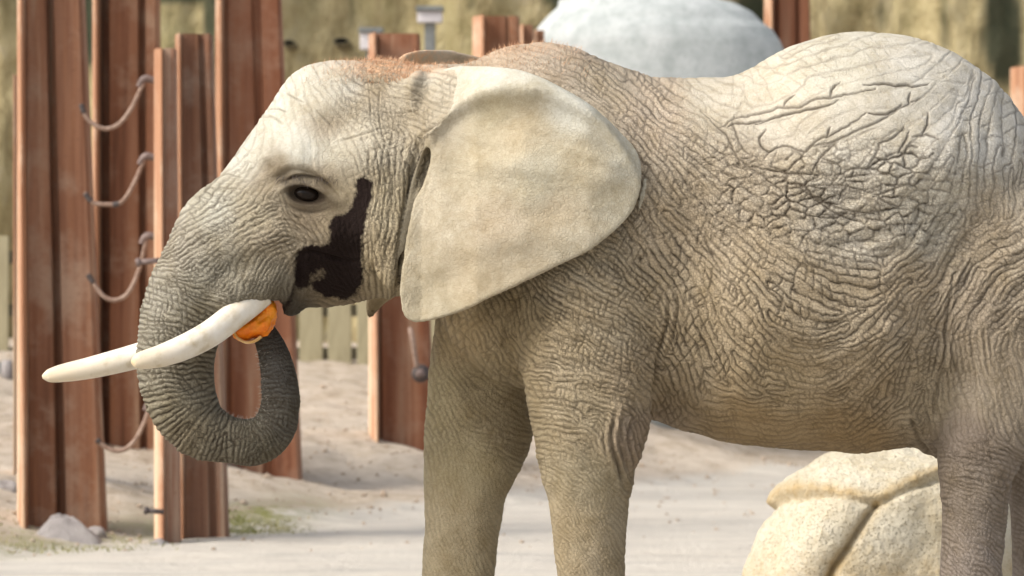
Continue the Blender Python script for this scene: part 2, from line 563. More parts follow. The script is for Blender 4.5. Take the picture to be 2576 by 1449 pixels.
# ------------------------------------------------------------------ ground
EDGE0, EDGE_DIR = np.array([-3.13, 10.5]), np.array([0.449, 0.893])
def berm_t(x, y):
    """metres behind the edge of the hard apron"""
    rx, ry = x - EDGE0[0], y - EDGE0[1]
    return -EDGE_DIR[1] * rx + EDGE_DIR[0] * ry
def ground_z(x, y, detail=True):
    x = np.asarray(x, float); y = np.asarray(y, float)
    t = berm_t(x, y)
    t = t + 0.25 * vnoise(x * 0.8, y * 0.8, 0, 3)
    h = np.interp(t, [-1.0, -0.15, 0.0, 0.6, 1.3, 2.2, 3.6, 6.5, 10, 60], [0, 0.0, 0.035, 0.12, 0.30, 0.42, 0.50, 0.86, 0.98, 1.3])
    if detail:
        amp = np.interp(t, [-0.3, 1.0], [0.012, 0.045])
        h = h + amp * fbm(x * 1.6, y * 1.6, 0, 5, 4, 0.6)
    near = np.clip((y - 3.0) / 4.0, 0, 1)
    return h * near
def build_ground():
    def axis(lo, a, b, hi, step):
        inner = np.arange(a, b + 1e-6, step)
        left = a - np.geomspace(step * 2, a - lo, 18)[::-1]
        right = b + np.geomspace(step * 2, hi - b, 18)
        return np.concatenate([left, inner, right])
    xs = axis(-900, -7, 7, 900, 0.09)
    ys = axis(-400, 7, 30, 1500, 0.09)
    X, Y = np.meshgrid(xs, ys, indexing='ij')
    Z = ground_z(X, Y)
    n, m = X.shape
    i = np.arange(n * m).reshape(n, m)
    f = np.stack([i[:-1, :-1], i[1:, :-1], i[1:, 1:], i[:-1, 1:]], -1).reshape(-1, 4)
    me = mesh_np('ground', np.stack([X, Y, Z], -1).reshape(-1, 3), f)
    t = berm_t(X, Y)
    attr(me, 'berm', np.clip(t, -1, 3).ravel())
    moss = np.exp(-((t - 0.15) / 0.4) ** 2) * np.exp(-((X + 1.75) / 0.4) ** 2)
    moss = np.maximum(moss, 0.6 * np.exp(-((t - 0.2) / 0.35) ** 2) * (X < -2.0))
    attr(me, 'moss', moss.ravel())
    return tag(link('ground', me, M['ground']), kind='structure')
build_ground()

# ------------------------------------------------------------------ cliff wall behind
WALL_Y = 34.0
def build_wall():
    xs = np.arange(-13, 13.01, 0.09); zs = np.arange(0.3, 9.0, 0.09)
    X, Z = np.meshgrid(xs, zs, indexing='ij')
    d = 0.34 * fbm(X * 0.55, Z * 0.22, 0, 31, 5) + 0.10 * fbm(X * 2.1, Z * 1.1, 3, 33, 4)
    ridge = np.abs(vnoise(X * 0.9, Z * 0.12, 7, 35))
    d = d + 0.25 * sm(ridge * 2) - 0.1
    Yf = WALL_Y + d
    n, m = X.shape
    i = np.arange(n * m).reshape(n, m)
    f = np.stack([i[:-1, :-1], i[1:, :-1], i[1:, 1:], i[:-1, 1:]], -1).reshape(-1, 4)
    v = np.stack([X, Yf, Z], -1).reshape(-1, 3)
    vb = v.copy(); vb[:, 1] = WALL_Y + 2.2
    fb = f[:, ::-1] + len(v)
    top = np.stack([i[:-1, -1], i[1:, -1], i[1:, -1] + len(v), i[:-1, -1] + len(v)], -1)
    l0 = np.stack([i[0, 1:], i[0, :-1], i[0, :-1] + len(v), i[0, 1:] + len(v)], -1)
    r0 = np.stack([i[-1, :-1], i[-1, 1:], i[-1, 1:] + len(v), i[-1, :-1] + len(v)], -1)
    me = mesh_np('cliff', np.concatenate([v, vb]), np.concatenate([f, fb, top, l0, r0]))
    S = FPX / (CAM_D + WALL_Y)
    px = 1288 + X * S; py = 724.5 - (Z - CAM_H) * S
    nz = fbm(X * 2.5, Z * 1.2, 1, 41, 4)
    dk = np.zeros_like(X)  # dark greenish patches with noisy edges
    for (cx, cy, rx, ry, a) in [(215, 60, 30, 110, 0.95), (490, -5, 110, 26, 0.9), (532, 190, 16, 240, 0.9), (1450, -5, 90, 40, 0.95), (1885, 40, 60, 90, 0.95),
                                (2225, 40, 28, 60, 0.6), (2375, 60, 6, 80, 0.6), (2530, 40, 50, 120, 0.9), (1700, -20, 200, 30, 0.6), (880, 10, 12, 60, 0.45), (1185, 10, 30, 40, 0.6), (70, 20, 26, 26, 0.7)]:
        q = ((px - cx) / rx) ** 2 + ((py - cy) / ry) ** 2
        dk = np.maximum(dk, a * sm(1.6 - q + 0.9 * nz))
    attr(me, 'dark_patch', np.concatenate([dk.ravel(), dk.ravel()]))
    o = link('rock_wall', me, M['wall'])
    return tag(o, 'tall olive and ochre rock wall closing off the enclosure behind', 'wall')
build_wall()

# ------------------------------------------------------------------ the elephant
EX = dict(
 head=[(1050,165),(985,152),(920,150),(850,151),(800,158),(762,171),(727,194),(702,225),(680,262),(650,303),(620,346),(590,390),(560,432),(535,475),(510,520),(480,565),(450,612),(421,657),
       (400,700),(400,760),(440,800),(520,800),(560,775),(610,760),(660,757),(702,754),(740,760),(775,757),(830,760),(890,756),(950,752),(1010,745),(1090,735),(1180,690),(1260,600),(1290,480),(1280,330),(1220,215),(1130,170)],
 torso=[(1130,240),(1170,180),(1250,126),(1350,109),(1430,117),(1500,141),(1560,166),(1620,185),(1700,196),(1800,196),(1860,185),(1920,155),(1980,121),(2050,96),(2120,84),(2200,82),(2290,92),(2370,118),(2440,158),(2500,205),(2545,255),(2590,320),(2640,430),(2665,560),(2670,720),(2640,880),(2560,1000),(2450,1090),(2370,1150),
        (2330,1143),(2290,1128),(2200,1135),(2100,1137),(2000,1133),(1900,1125),(1800,1108),(1700,1080),(1600,1040),(1480,1010),(1340,985),(1240,950),(1160,880),(1110,800),(1085,680),(1080,480),(1100,320)],
 ear=[(1052,285),(1028,235),(1040,188),(1075,170),(1120,163),(1180,161),(1250,165),(1300,173),(1350,189),(1430,229),(1500,275),(1560,330),(1600,375),(1616,430),(1607,500),(1580,550),(1540,590),(1480,635),(1400,672),(1330,706),(1250,742),(1180,776),(1110,800),(1060,811),(1025,806),(1008,785),(1003,740),(1006,690),(1016,620),(1030,540),(1048,460),(1068,400),(1082,350),(1076,320)],
 ear_far=[(1000,180),(1040,142),(1110,131),(1180,141),(1300,180),(1400,260),(1450,400),(1400,550),(1200,650),(1010,738),(962,770),(934,803),(925,775),(930,700),(950,540),(980,400),(1000,290)],
)
TRUNK = [(560,590,120,1.2),(510,690,114,1.15),(467,785,110,1.1),(448,850,103,1.06),(442,900,100,1.03),(445,960,97,1.0),(460,1018,90,1.0),(495,1070,80,1.0),(535,1096,69,1.0),(575,1108,61.5,1.0),(625,1113,60.5,1.0),(664,1100,59,1.0),(690,1072,55,1.0),(705,1024,50,1.0),(703,965,49,1.0),(690,900,44,1.0),(672,850,36,0.95),(656,822,27,0.9)]
LEGS = {   # rows: py, left px, right px ; depth Y of axis, lateral half width rows
 'front_near': (-0.33, [(520,1350,1700),(600,1330,1703),(700,1312,1690),(800,1302,1681),(900,1306,1664),(970,1319,1650),(1050,1333,1637),(1100,1340,1629),(1135,1346,1619),(1180,1358,1597),(1250,1375,1583),(1350,1388,1577),(1449,1402,1572),(1600,1405,1570),(1700,1395,1575),(1800,1372,1592),(1870,1350,1605),(1925,1345,1608)],
                [(520,.20),(700,.215),(900,.20),(1100,.175),(1250,.15),(1450,.13),(1700,.135),(1925,.17)]),
 'front_far': (0.30, [(650,1150,1400),(750,1110,1370),(800,1096,1345),(870,1086,1338),(950,1078,1338),(1010,1071,1340),(1100,1066,1341),(1150,1065,1327),(1200,1065,1301),(1260,1067,1272),(1330,1068,1256),(1449,1062,1246),(1600,1060,1240),(1700,1052,1248),(1800,1040,1262),(1860,1025,1275)],
               [(650,.20),(900,.19),(1100,.17),(1250,.15),(1450,.13),(1700,.135),(1860,.17)]),
 'hind_near': (-0.30, [(520,2330,2680),(620,2345,2700),(760,2372,2700),(900,2382,2690),(1000,2372,2665),(1080,2362,2635),(1130,2360,2600),(1165,2362,2574),(1200,2364,2552),(1250,2368,2540),(1300,2371,2534),(1350,2370,2529),(1449,2362,2522),(1560,2366,2535),(1650,2385,2545),(1750,2385,2550),(1840,2365,2575),(1925,2350,2590)],
               [(520,.20),(760,.235),(1000,.20),(1165,.16),(1300,.135),(1500,.12),(1700,.125),(1925,.16)]),
 'hind_far': (0.30, [(700,2440,2720),(900,2460,2720),(1050,2480,2710),(1150,2515,2690),(1250,2538,2680),(1350,2545,2676),(1449,2545,2672),(1560,2545,2675),(1650,2555,2690),(1750,2552,2695),(1850,2530,2720)],
              [(700,.20),(900,.21),(1100,.18),(1300,.14),(1500,.12),(1700,.125),(1850,.16)]),
}
EAR_Y = ([980,1060,1110,1200,1320,1480,1620],[-.352,-.375,-.43,-.50,-.545,-.575,-.565])
RIDGE = catmull([(1000,400),(1050,375),(1085,340),(1120,300),(1160,262),(1220,232),(1300,222),(1390,236),(1470,278),(1540,345),(1590,420),(1612,470)], 8, False)
def ear_surface(px, py):
    y = np.interp(px, *EAR_Y)
    ry = np.interp(px, RIDGE[:, 0], RIDGE[:, 1])
    up = np.clip((ry - py) / 720.0, 0, 1)
    tap = sm((px - 1000) / 90.0) * sm((1640 - px) / 120.0)
    y = y + tap * (0.85 * up - 0.020 * np.exp(-((ry - py) / 24.0) ** 2))
    g = lambda cx, cy, sx, sy, a, rot=0.0: a * np.exp(-(((px - cx) * math.cos(rot) + (py - cy) * math.sin(rot)) / sx) ** 2 - ((-(px - cx) * math.sin(rot) + (py - cy) * math.cos(rot)) / sy) ** 2)
    y = y + g(1270, 300, 190, 50, 0.024) + g(1180, 400, 60, 110, 0.018) - g(1300, 420, 170, 28, 0.014, 0.12) + g(1400, 370, 110, 22, 0.014, 0.35) - g(1480, 395, 80, 14, 0.012, 0.3)
    y = y + g(1420, 520, 150, 40, 0.012, -0.25) - g(1250, 590, 190, 46, 0.014, -0.4) + g(1130, 690, 60, 80, 0.012)
    y = y + 0.006 * vnoise(px / 70.0, py / 55.0, 0, 61)
    rear = np.clip((px - 1480) / 140.0, 0, 1)
    y = y + 0.02 * rear ** 2
    return y

def seg_project(X, Z, pts):
    """nearest point on a polyline -> (distance, arclength, signed offset, index parameter)"""
    p = np.asarray(pts, float)
    L = np.concatenate([[0], np.cumsum(np.hypot(*np.diff(p, axis=0).T))])
    best = np.full(X.shape, 1e18); S = np.zeros(X.shape); O = np.zeros(X.shape); T = np.zeros(X.shape)
    for i in range(len(p) - 1):
        ex, ez = p[i + 1] - p[i]
        l2 = ex * ex + ez * ez
        t = np.clip(((X - p[i, 0]) * ex + (Z - p[i, 1]) * ez) / l2, 0, 1)
        dx, dz = X - p[i, 0] - t * ex, Z - p[i, 1] - t * ez
        d = dx * dx + dz * dz
        m = d < best
        best = np.where(m, d, best)
        S = np.where(m, L[i] + t * (L[i + 1] - L[i]), S)
        O = np.where(m, (dx * -ez + dz * ex) / math.sqrt(l2), O)
        T = np.where(m, i + t, T)
    return np.sqrt(best), S, O, T

def to_px(v):
    k = FPX / (CAM_D + v[:, 1])
    return 1288 + v[:, 0] * k, 724.5 - (v[:, 2] - CAM_H) * k

def build_elephant_surface():
    H = 0.0076
    fd = Field((-1.37, -0.70, -0.02), (2.06, 0.70, 2.60), H)
    X2, Z2 = fd.X2, fd.Z2
    def outline(key, Y):
        return np.array([P(a, b, Y) for a, b in catmull(EX[key], 6)])
    # pixel coordinates of the grid on the mid plane
    GX, GY = 1288 + X2 * 720.0, 724.5 - (Z2 - CAM_H) * 720.0
    # torso
    d = -poly_sdf(outline('torso', 0.0), X2, Z2)
    R = 0.46
    E = np.clip(1 - d / R, 0.0, None)
    E = blur2(E.astype(np.float32), 10)
    E = np.where(d < 0.05, 1 - d / R, E)
    W = rbf([(1150,500,.36),(1300,300,.38),(1450,500,.47),(1450,850,.44),(1650,500,.52),(1680,850,.475),(1640,1000,.47),(1800,400,.53),(1950,750,.60),(1950,1000,.55),(2150,850,.585),(2150,450,.55),(2330,430,.52),(2330,850,.50),(2320,1050,.44),(2420,250,.47),(2500,600,.49),(2650,650,.40)], GX, GY, 4)[..., 0]
    W = blur2(W, 25)
    fd.slab(E, W, np.zeros_like(W), R, 0.01)
    # legs
    for key, (Yc, rows, lat) in LEGS.items():
        r = np.array(rows, float); lt = np.array(lat, float)
        z_of = lambda py: CAM_H - (py - 724.5) * (CAM_D + Yc) / FPX
        zr = z_of(r[:, 0])[::-1]
        zz = fd.z
        kx = (CAM_D + Yc) / FPX
        lx = np.interp(zz, zr, ((r[:, 1] - 1288) * kx)[::-1]); rx = np.interp(zz, zr, ((r[:, 2] - 1288) * kx)[::-1])
        b = np.interp(zz, z_of(lt[:, 0])[::-1], lt[:, 1][::-1])
        ker = np.hanning(9); ker /= ker.sum()
        pad = lambda a: np.convolve(np.pad(a, 4, mode='edge'), ker, 'valid')
        lx, rx, b = pad(lx), pad(rx), pad(b)
        xc, a = (lx + rx) / 2, (rx - lx) / 2
        zt, z1 = zr[-1] + 0.10, zr[-1] - 0.12
        shr = np.sqrt(np.clip(1 - np.clip((zz - z1) / (zt - z1), 0, 0.999) ** 2, 1e-4, 1))
        a, b = a * shr, b * shr
        yc = np.full_like(zz, Yc)
        top = sm((zz - 1.1) / 0.5)
        yc = yc * (1 - 0.12 * top)
        zi = np.where(zz < zt)[0]
        sl = fd.box((lx.min() - 0.12, Yc - 0.33, -1), (rx.max() + 0.12, Yc + 0.33, zz[zi[-1]]))
        sl = (sl[0], sl[1], slice(0, zi[-1]))
        A, B, XC, YC = [q[sl[2]][None, None, :] for q in (a, b, xc, yc)]
        U = np.abs((fd.x[sl[0]][:, None, None] - XC) / A); V = np.abs((fd.y[sl[1]][None, :, None] - YC) / B)
        f = ((U ** 2.3 + V ** 2.3) ** (1 / 2.3) - 1) * np.minimum(A, B)
        f = smax(f, -(zz[sl[2]][None, None, :] - 0.0), 0.03)
        fd.add(f, sl, 0.045 if 'near' in key else 0.07)
    # neck and head
    hx, hz = P(1120, 430, 0)
    fd.ell((hx, 0, hz), (0.42, 0.33, 0.34), 0.10)
    d = -poly_sdf(outline('head', 0.0), X2, Z2)
    R = 0.23
    E = np.clip(1 - d / R, 0.0, None)
    E = blur2(E.astype(np.float32), 6)
    E = np.where(d < 0.04, 1 - d / R, E)
    W = rbf([(430,720,.155),(470,600,.165),(540,500,.19),(620,400,.215),(700,260,.22),(800,190,.22),(900,190,.24),(620,560,.225),(590,700,.205),(680,680,.215),(770,485,.27),(700,600,.25),(820,400,.285),(850,300,.265),(950,300,.28),(860,560,.29),(860,680,.235),(780,720,.20),(730,740,.17),(960,560,.325),(950,700,.27),(1050,450,.335),(1100,650,.31),(1150,400,.34),(1200,550,.34)], GX, GY, 4)[..., 0]
    W = blur2(W, 12)
    fd.slab(E, W, np.zeros_like(W), R, 0.05)
    for sgn in (-1, 1):
        def e(px, py, y, r, k=0.05, rot=0.0, sub=False):
            x, z = P(px, py, y)
            fd.ell((x, sgn * abs(y), z), r, k, sub, rot)
        e(700, 690, -.13, (.14, .085, .075), .06, 0.35)       # cheek pouch above the tusk
        e(592, 735, -.15, (.085, .062, .062), .04, 0.45)      # tusk sheath
        e(640, 745, -.145, (.075, .045, .022), .025, 0.1)       # upper lip rim
        e(745, 420, -.225, (.12, .05, .035), .05, -0.35)      # brow
        e(940, 420, -.27, (.13, .06, .10), .07, 0.0)          # temple
        e(985, 600, -.285, (.07, .055, .17), .05, 0.0)        # jaw muscle
    # lower jaw and lip
    x, z = P(790, 735, 0); fd.ell((x, 0, z), (.13, .12, .045), .04, False, -0.1)
    x, z = P(738, 765, 0); fd.ell((x, 0, z), (.045, .085, .036), .03, False, 0.9)
    # mouth pocket
    x, z = P(668, 772, 0); fd.ell((x, 0, z), (.055, .11, .035), .02, True, 0.1)
    # trunk
    tp = np.array(TRUNK, float)
    tc = catmull(tp, 7, False)
    cw = np.array([P(a, b, 0) for a, b in tc[:, :2]])
    bx = (X2 < 0.0) & (Z2 > 0.6) & (Z2 < 2.2)
    D, S, O, T = seg_project(X2, Z2, cw)
    ii = np.arange(len(tc))
    rr = np.interp(T, ii, tc[:, 2]) / 720.0; ky = np.interp(T, ii, tc[:, 3])
    E = np.where(bx, D / rr, 9.0)
    xs = np.where((E < 1.8).any(1))[0]; zs = np.where((E < 1.8).any(0))[0]
    sx, sz = slice(xs[0], xs[-1] + 1), slice(zs[0], zs[-1] + 1)
    sy = fd.box((0, -0.3, 0), (0, 0.3, 0))[1]
    e3, r3, k3 = E[sx, sz][:, None, :], rr[sx, sz][:, None, :], ky[sx, sz][:, None, :]
    f = (np.sqrt(e3 ** 2 + (fd.y[sy][None, :, None] / (r3 * k3)) ** 2) - 1) * r3
    f = np.minimum(f, 1.0)
    # only blend the upper trunk into the head, the curled tip stays apart
    tt = T[sx, sz][:, None, :]
    up = smin(fd.F[sx, sy, sz], np.where(tt < 60, f, 1.0).astype(np.float32), 0.06)
    fd.F[sx, sy, sz] = np.minimum(up, np.where(tt >= 55, f, 1.0))
    # ears
    for sgn in (-1, 1):
        k = (CAM_D - 0.5) / FPX
        if sgn < 0:
            poly = np.array([((a - 1288) * k, CAM_H - (b - 724.5) * k) for a, b in catmull(EX['ear'], 6)])
        else:                                       # far ear, held a little lower and further forward
            k = (CAM_D + 0.5) / FPX
            poly = np.array([((a - 1288) * k, CAM_H - (b - 724.5) * k) for a, b in catmull(EX['ear_far'], 6)])
        d = poly_sdf(poly, X2, Z2)
        d = blur2(d.astype(np.float32), 2)
        off = 0 if sgn < 0 else -75
        gx, gy = 1288 + X2 / k, 724.5 - (Z2 - CAM_H) / k
        ys = ear_surface(gx - off, gy)
        if sgn > 0:
            ys = -ys
        th = 0.013 - 0.003 * sm((gx - 1200) / 300.0)
        gxx, gzz = np.gradient(ys, H)
        nf = 1.0 / np.sqrt(1 + gxx ** 2 + gzz ** 2)
        m = d < 0.05
        xs = np.where(m.any(1))[0]; zs = np.where(m.any(0))[0]
        sx, sz = slice(xs[0], xs[-1] + 1), slice(zs[0], zs[-1] + 1)
        sy = fd.box((0, -0.66 if sgn < 0 else 0.2, 0), (0, -0.2 if sgn < 0 else 0.66, 0))[1]
        q = np.abs(fd.y[sy][None, :, None] - ys[sx, sz][:, None, :]) * nf[sx, sz][:, None, :]
        dd = d[sx, sz][:, None, :] + 0.012
        f = np.sqrt(np.maximum(dd, 0) ** 2 + q ** 2) - th[sx, sz][:, None, :]
        fd.add(f, (sx, sy, sz), 0.02)
        # ear root: thick fold joining the ear to the temple
        x, z = P(1118, 330, -.40 * -sgn if sgn > 0 else -.40)
        if sgn < 0:
            x, z = P(1112, 300, -.40); fd.ell((x, -.345, z), (.075, .06, .11), .07, False, -0.5)
            x, z = P(1066, 425, -.37); fd.ell((x, -.372, z), (.016, .05, .085), .015, True, -0.32)
    x, z = P(1062, 246, -.28); fd.ell((x, -.245, z), (.10, .08, .085), .06)
    # tail
    tl = catmull([(2625, 330, 40), (2690, 430, 30), (2715, 600, 22), (2718, 800, 17), (2712, 1000, 13)], 5, False)
    for a in tl:
        x, z = P(a[0], a[1], 0)
        if x < 2.0:
            fd.ell((x, 0, z), (a[2] / 720,) * 3, .02)
    v, f = fd.mesh()
    return v, f, fd

C1 = lambda L: [(469.6 + a * .3704, 335.4 + b * .3704) for a, b in L]
C2 = lambda L: [(738 + a * .5, b * .5) for a, b in L]
C3 = lambda L: [(1610 + a * .5, b * .5) for a, b in L]
C4 = lambda L: [(a * .5, b * .5) for a, b in L]
C5 = lambda L: [(858.6 + a * .5, 724.5 + b * .5) for a, b in L]
C6 = lambda L: [(1945 + a * .5833, 603.7 + b * .5833) for a, b in L]
# creases: polyline, half width (px), depth (m), darkness
CREASE = [
 (C1([(770,820),(850,800),(950,830),(1060,860),(1160,870)]), 5, .012, .8), (C1([(765,830),(780,950),(755,1050),(690,1180)]), 8, .016, .8),
 (C1([(560,590),(680,590),(760,620),(860,690),(930,760)]), 2.2, .004, .75), (C1([(600,650),(700,640),(780,680),(900,760)]), 2.2, .004, .75), (C1([(520,720),(640,700),(740,720),(820,760)]), 2.2, .004, .7),
 (C1([(540,660),(660,615),(760,650),(850,720)]), 2, .003, .6), (C1([(480,770),(600,750),(700,760),(770,800)]), 2, .003, .6),
 (C1([(480,390),(600,312),(700,256),(800,262),(900,315),(1020,410)]), 8, .010, .55), (C1([(660,350),(740,295),(830,300),(910,350),(1000,410)]), 2.5, .005, .8),
 (C1([(650,390),(675,480),(720,555),(800,590)]), 2.5, .004, .8), (C1([(620,400),(645,500),(700,590),(780,630)]), 2, .003, .6),
 (C1([(1260,30),(1290,150),(1310,300),(1300,450),(1260,600),(1260,800),(1280,950),(1300,1080)]), 2.4, .005, .75), (C1([(1350,50),(1380,200),(1400,350),(1370,600),(1340,800),(1330,1050)]), 2.4, .005, .75),
 (C1([(1420,100),(1470,250),(1480,400),(1450,650),(1400,900),(1380,1060)]), 2.6, .006, .8), (C1([(1310,80),(1340,250),(1350,400),(1320,650),(1300,850)]), 2, .003, .6),
 (C1([(1600,60),(1540,200),(1515,350),(1488,550),(1462,800),(1425,1120)]), 8, .018, 1.1),  # gap before the ear; its shade goes into the colour too
 (C2([(210,720),(300,690),(400,660),(480,640),(520,650)]), 3.0, .005, .45), (C2([(380,420),(390,560),(400,640),(450,760),(520,850)]), 2, .004, .6), (C2([(440,440),(430,560),(440,640),(470,720)]), 2, .004, .6),
 (C2([(270,410),(360,410),(450,420),(550,440),(620,470),(700,520),(800,520)]), 2.5, .005, .7), (C2([(490,520),(500,600),(540,680),(590,720)]), 2, .003, .6), (C2([(540,540),(560,620),(600,690)]), 2, .003, .6),
 (C2([(640,700),(700,640),(780,610),(850,540)]), 4, .008, .7), (C2([(30,530),(90,580),(130,650)]), 2, .003, .6), (C2([(100,540),(160,600),(210,650)]), 2, .003, .6),
 (C2([(380,460),(460,490),(560,500),(680,510)]), 2, .003, .6), (C2([(420,560),(520,570),(640,560)]), 2, .003, .5),
 (C4([(1430,460),(1490,500),(1540,520)]), 2, .004, .8), (C4([(1340,550),(1400,550),(1450,570)]), 2, .004, .8), (C4([(1300,590),(1370,590),(1430,630)]), 2.2, .005, .85), (C4([(1060,890),(1150,880),(1230,900)]), 2, .004, .6), (C4([(1080,940),(1160,950),(1230,960)]), 2, .004, .6),
 (C5([(1380,620),(1360,760),(1380,850),(1410,950),(1430,1020)]), 5, .013, .9), (C5([(1420,620),(1400,760),(1430,880),(1450,960)]), 5, .014, .95), (C5([(1470,640),(1440,760),(1470,860)]), 3.5, .008, .75), (C5([(1340,640),(1320,760),(1340,860)]), 3, .005, .6),
 (C5([(1645,0),(1645,150),(1605,300),(1572,500),(1560,650)]), 4, .012, .8), (C5([(1690,0),(1690,160),(1640,330)]), 3, .006, .7), (C5([(1740,0),(1720,160)]), 3, .005, .6),
 (C5([(540,180),(650,280),(750,420),(920,500)]), 4, .008, .7), (C5([(800,250),(850,340),(900,420)]), 3, .006, .7), (C5([(520,190),(560,300),(680,420),(850,500)]), 3, .006, .6), (C5([(900,20),(830,180),(820,300)]), 5, .010, .7),
 (C6([(800,100),(762,250),(752,400),(740,550),(702,680),(720,800),(690,880)]), 4, .012, .75), (C6([(600,770),(640,870),(690,940)]), 4, .012, .8), (C6([(830,330),(775,450),(800,600),(830,700)]), 3, .006, .6),
 (C6([(590,765),(612,810)]), 6, .012, .9), (C6([(860,330),(850,450),(870,600),(860,720)]), 2.5, .004, .6), (C6([(900,330),(910,450),(930,600)]), 2.5, .004, .6),
 (C6([(960,960),(1010,1060),(1000,1160),(990,1300)]), 3, .005, .5), (C6([(640,640),(660,720),(680,800),(665,860)]), 2.5, .005, .7), (C6([(600,600),(590,700),(610,770)]), 2.5, .004, .7),
]
HIP = [C3(l) for l in [
 [(400,650),(500,590),(620,560),(700,540),(800,540),(880,500),(960,490),(1040,470),(1180,450)], [(580,620),(680,590),(800,560),(930,535),(1000,500)],
 [(620,800),(700,740),(760,740),(830,760),(900,700),(960,680),(1050,630),(1140,570)], [(730,880),(800,800),(860,740),(950,720),(1050,680),(1130,640),(1220,600),(1290,560),(1350,520),(1420,490)],
 [(860,870),(920,780),(1000,710)], [(700,940),(800,945),(900,930),(1000,930),(1090,950),(1180,975)], [(1140,840),(1200,760),(1210,720),(1280,690),(1330,640)],
 [(1190,810),(1290,790),(1360,770),(1430,800),(1480,760)], [(1000,850),(1100,850),(1180,850),(1230,870),(1300,850)], [(780,930),(870,990),(960,1030),(1060,1060),(1180,1075)],
 [(300,560),(400,640),(440,700),(480,780),(560,840),(640,900),(720,970),(760,1060)], [(560,830),(680,860),(760,870),(900,880)], [(900,790),(1000,830),(1000,850)], [(930,960),(1000,880),(1010,830)], [(1060,900),(1080,850)],
 [(1300,770),(1340,700),(1360,650)], [(1170,990),(1250,960),(1370,920)], [(860,990),(1000,1080),(1120,1120)], [(1120,430),(1240,430),(1330,430),(1450,425)], [(1350,520),(1360,460)], [(1370,690),(1440,680),(1500,700)],
 [(960,490),(970,430),(1000,410)], [(720,540),(740,500),(780,480)], [(480,590),(470,650),(500,720),(540,770)], [(940,690),(960,640)], [(1150,570),(1250,570),(1320,530)], [(1400,740),(1350,740),(1330,780)],
 [(640,650),(600,700),(640,760),(700,740)], [(440,640),(560,610),(640,600)], [(1450,560),(1440,640),(1410,690)], [(880,1080),(960,1080),(1060,1060)], [(1000,1010),(1020,960),(1040,930)], [(1180,975),(1240,1020),(1300,1040)],
]]
# wrinkle direction guides on the body: px, py, direction (deg, clockwise from +x in the photo), spacing px, strength
FLOW = [
 (1250,150,10,13,.35),(1400,160,25,12,.5),(1550,250,38,12,.7),(1650,300,42,13,.8),(1640,450,50,14,.95),(1620,600,58,14,1),(1700,600,52,15,1),(1750,420,42,15,.95),(1800,250,25,18,.35),
 (1720,760,66,15,1),(1760,900,74,15,1),(1850,560,45,17,1),(1880,750,52,16,1),(1900,900,50,14,.9),(1980,560,33,19,1),(2080,480,5,24,.9),(2050,760,26,16,1),(2000,950,8,12,.65),(1800,1040,8,11,.55),(1700,1000,60,12,.8),
 (2100,880,-20,13,.85),(2150,700,12,18,1),(2200,560,-5,21,.95),(2150,400,-28,36,.55),(2050,300,-25,34,.3),(1950,280,-10,30,.3),(2200,250,-20,60,.2),(2350,300,-45,40,.3),(2200,140,-8,30,.35),(2050,130,-25,20,.4),(2350,420,-60,22,.6),
 (2450,330,-85,18,.6),(2350,560,-60,16,.8),(2280,700,-42,14,.85),(2200,850,-42,12,.85),(2330,800,-62,12,.85),(2330,950,-82,11,.9),(2200,1020,-50,11,.8),(2250,1090,-10,10,.5),(2050,1090,0,9,.45),(1900,1090,4,9,.45),
 (2440,720,-60,13,.9),(2520,640,-25,14,.9),(2540,760,-40,13,.85),(2450,900,-95,12,.6),(2540,950,-100,12,.45),(2430,1050,-100,12,.4),(2500,480,-90,15,.7),
 (2440,1180,-175,10,.7),(2440,1280,-155,9,.65),(2440,1400,-145,9,.6),(2600,1300,-150,10,.6),
 (1400,560,50,12,.8),(1500,640,35,12,.9),(1400,760,28,11,.95),(1520,800,26,11,.95),(1600,760,40,12,.95),(1620,900,38,11,.9),(1420,880,12,11,.9),(1520,920,25,11,.9),(1420,1000,6,11,.75),(1520,1020,28,11,.75),(1580,1100,75,11,.6),
 (1400,1100,5,11,.6),(1480,1180,45,9,.42),(1480,1300,55,8,.4),(1480,1420,58,8,.45),(1300,800,80,11,.7),(1220,880,55,11,.6),(1150,850,70,12,.6),(1150,1000,70,12,.55),(1250,1000,35,11,.6),(1180,1200,80,9,.3),(1250,1100,20,11,.55),(1160,1400,60,8,.4),
 (980,420,92,11,.8),(980,560,95,10,.85),(960,700,95,11,.8),(1100,260,20,14,.5),(900,250,20,13,.55),(800,230,60,18,.28),(750,350,70,18,.18),(850,370,60,16,.3),(880,480,80,14,.35),(700,400,100,18,.16),(640,440,130,14,.4),
 (600,560,145,11,.8),(540,580,150,10,.85),(660,560,150,11,.8),(700,620,165,11,.8),(600,650,125,12,.65),(520,680,140,9,.85),(650,700,115,10,.75),(560,740,120,10,.75),(740,680,110,10,.6),(760,560,60,12,.5),(460,650,150,9,.85),(830,700,60,10,.6),(830,740,10,8,.6),
]

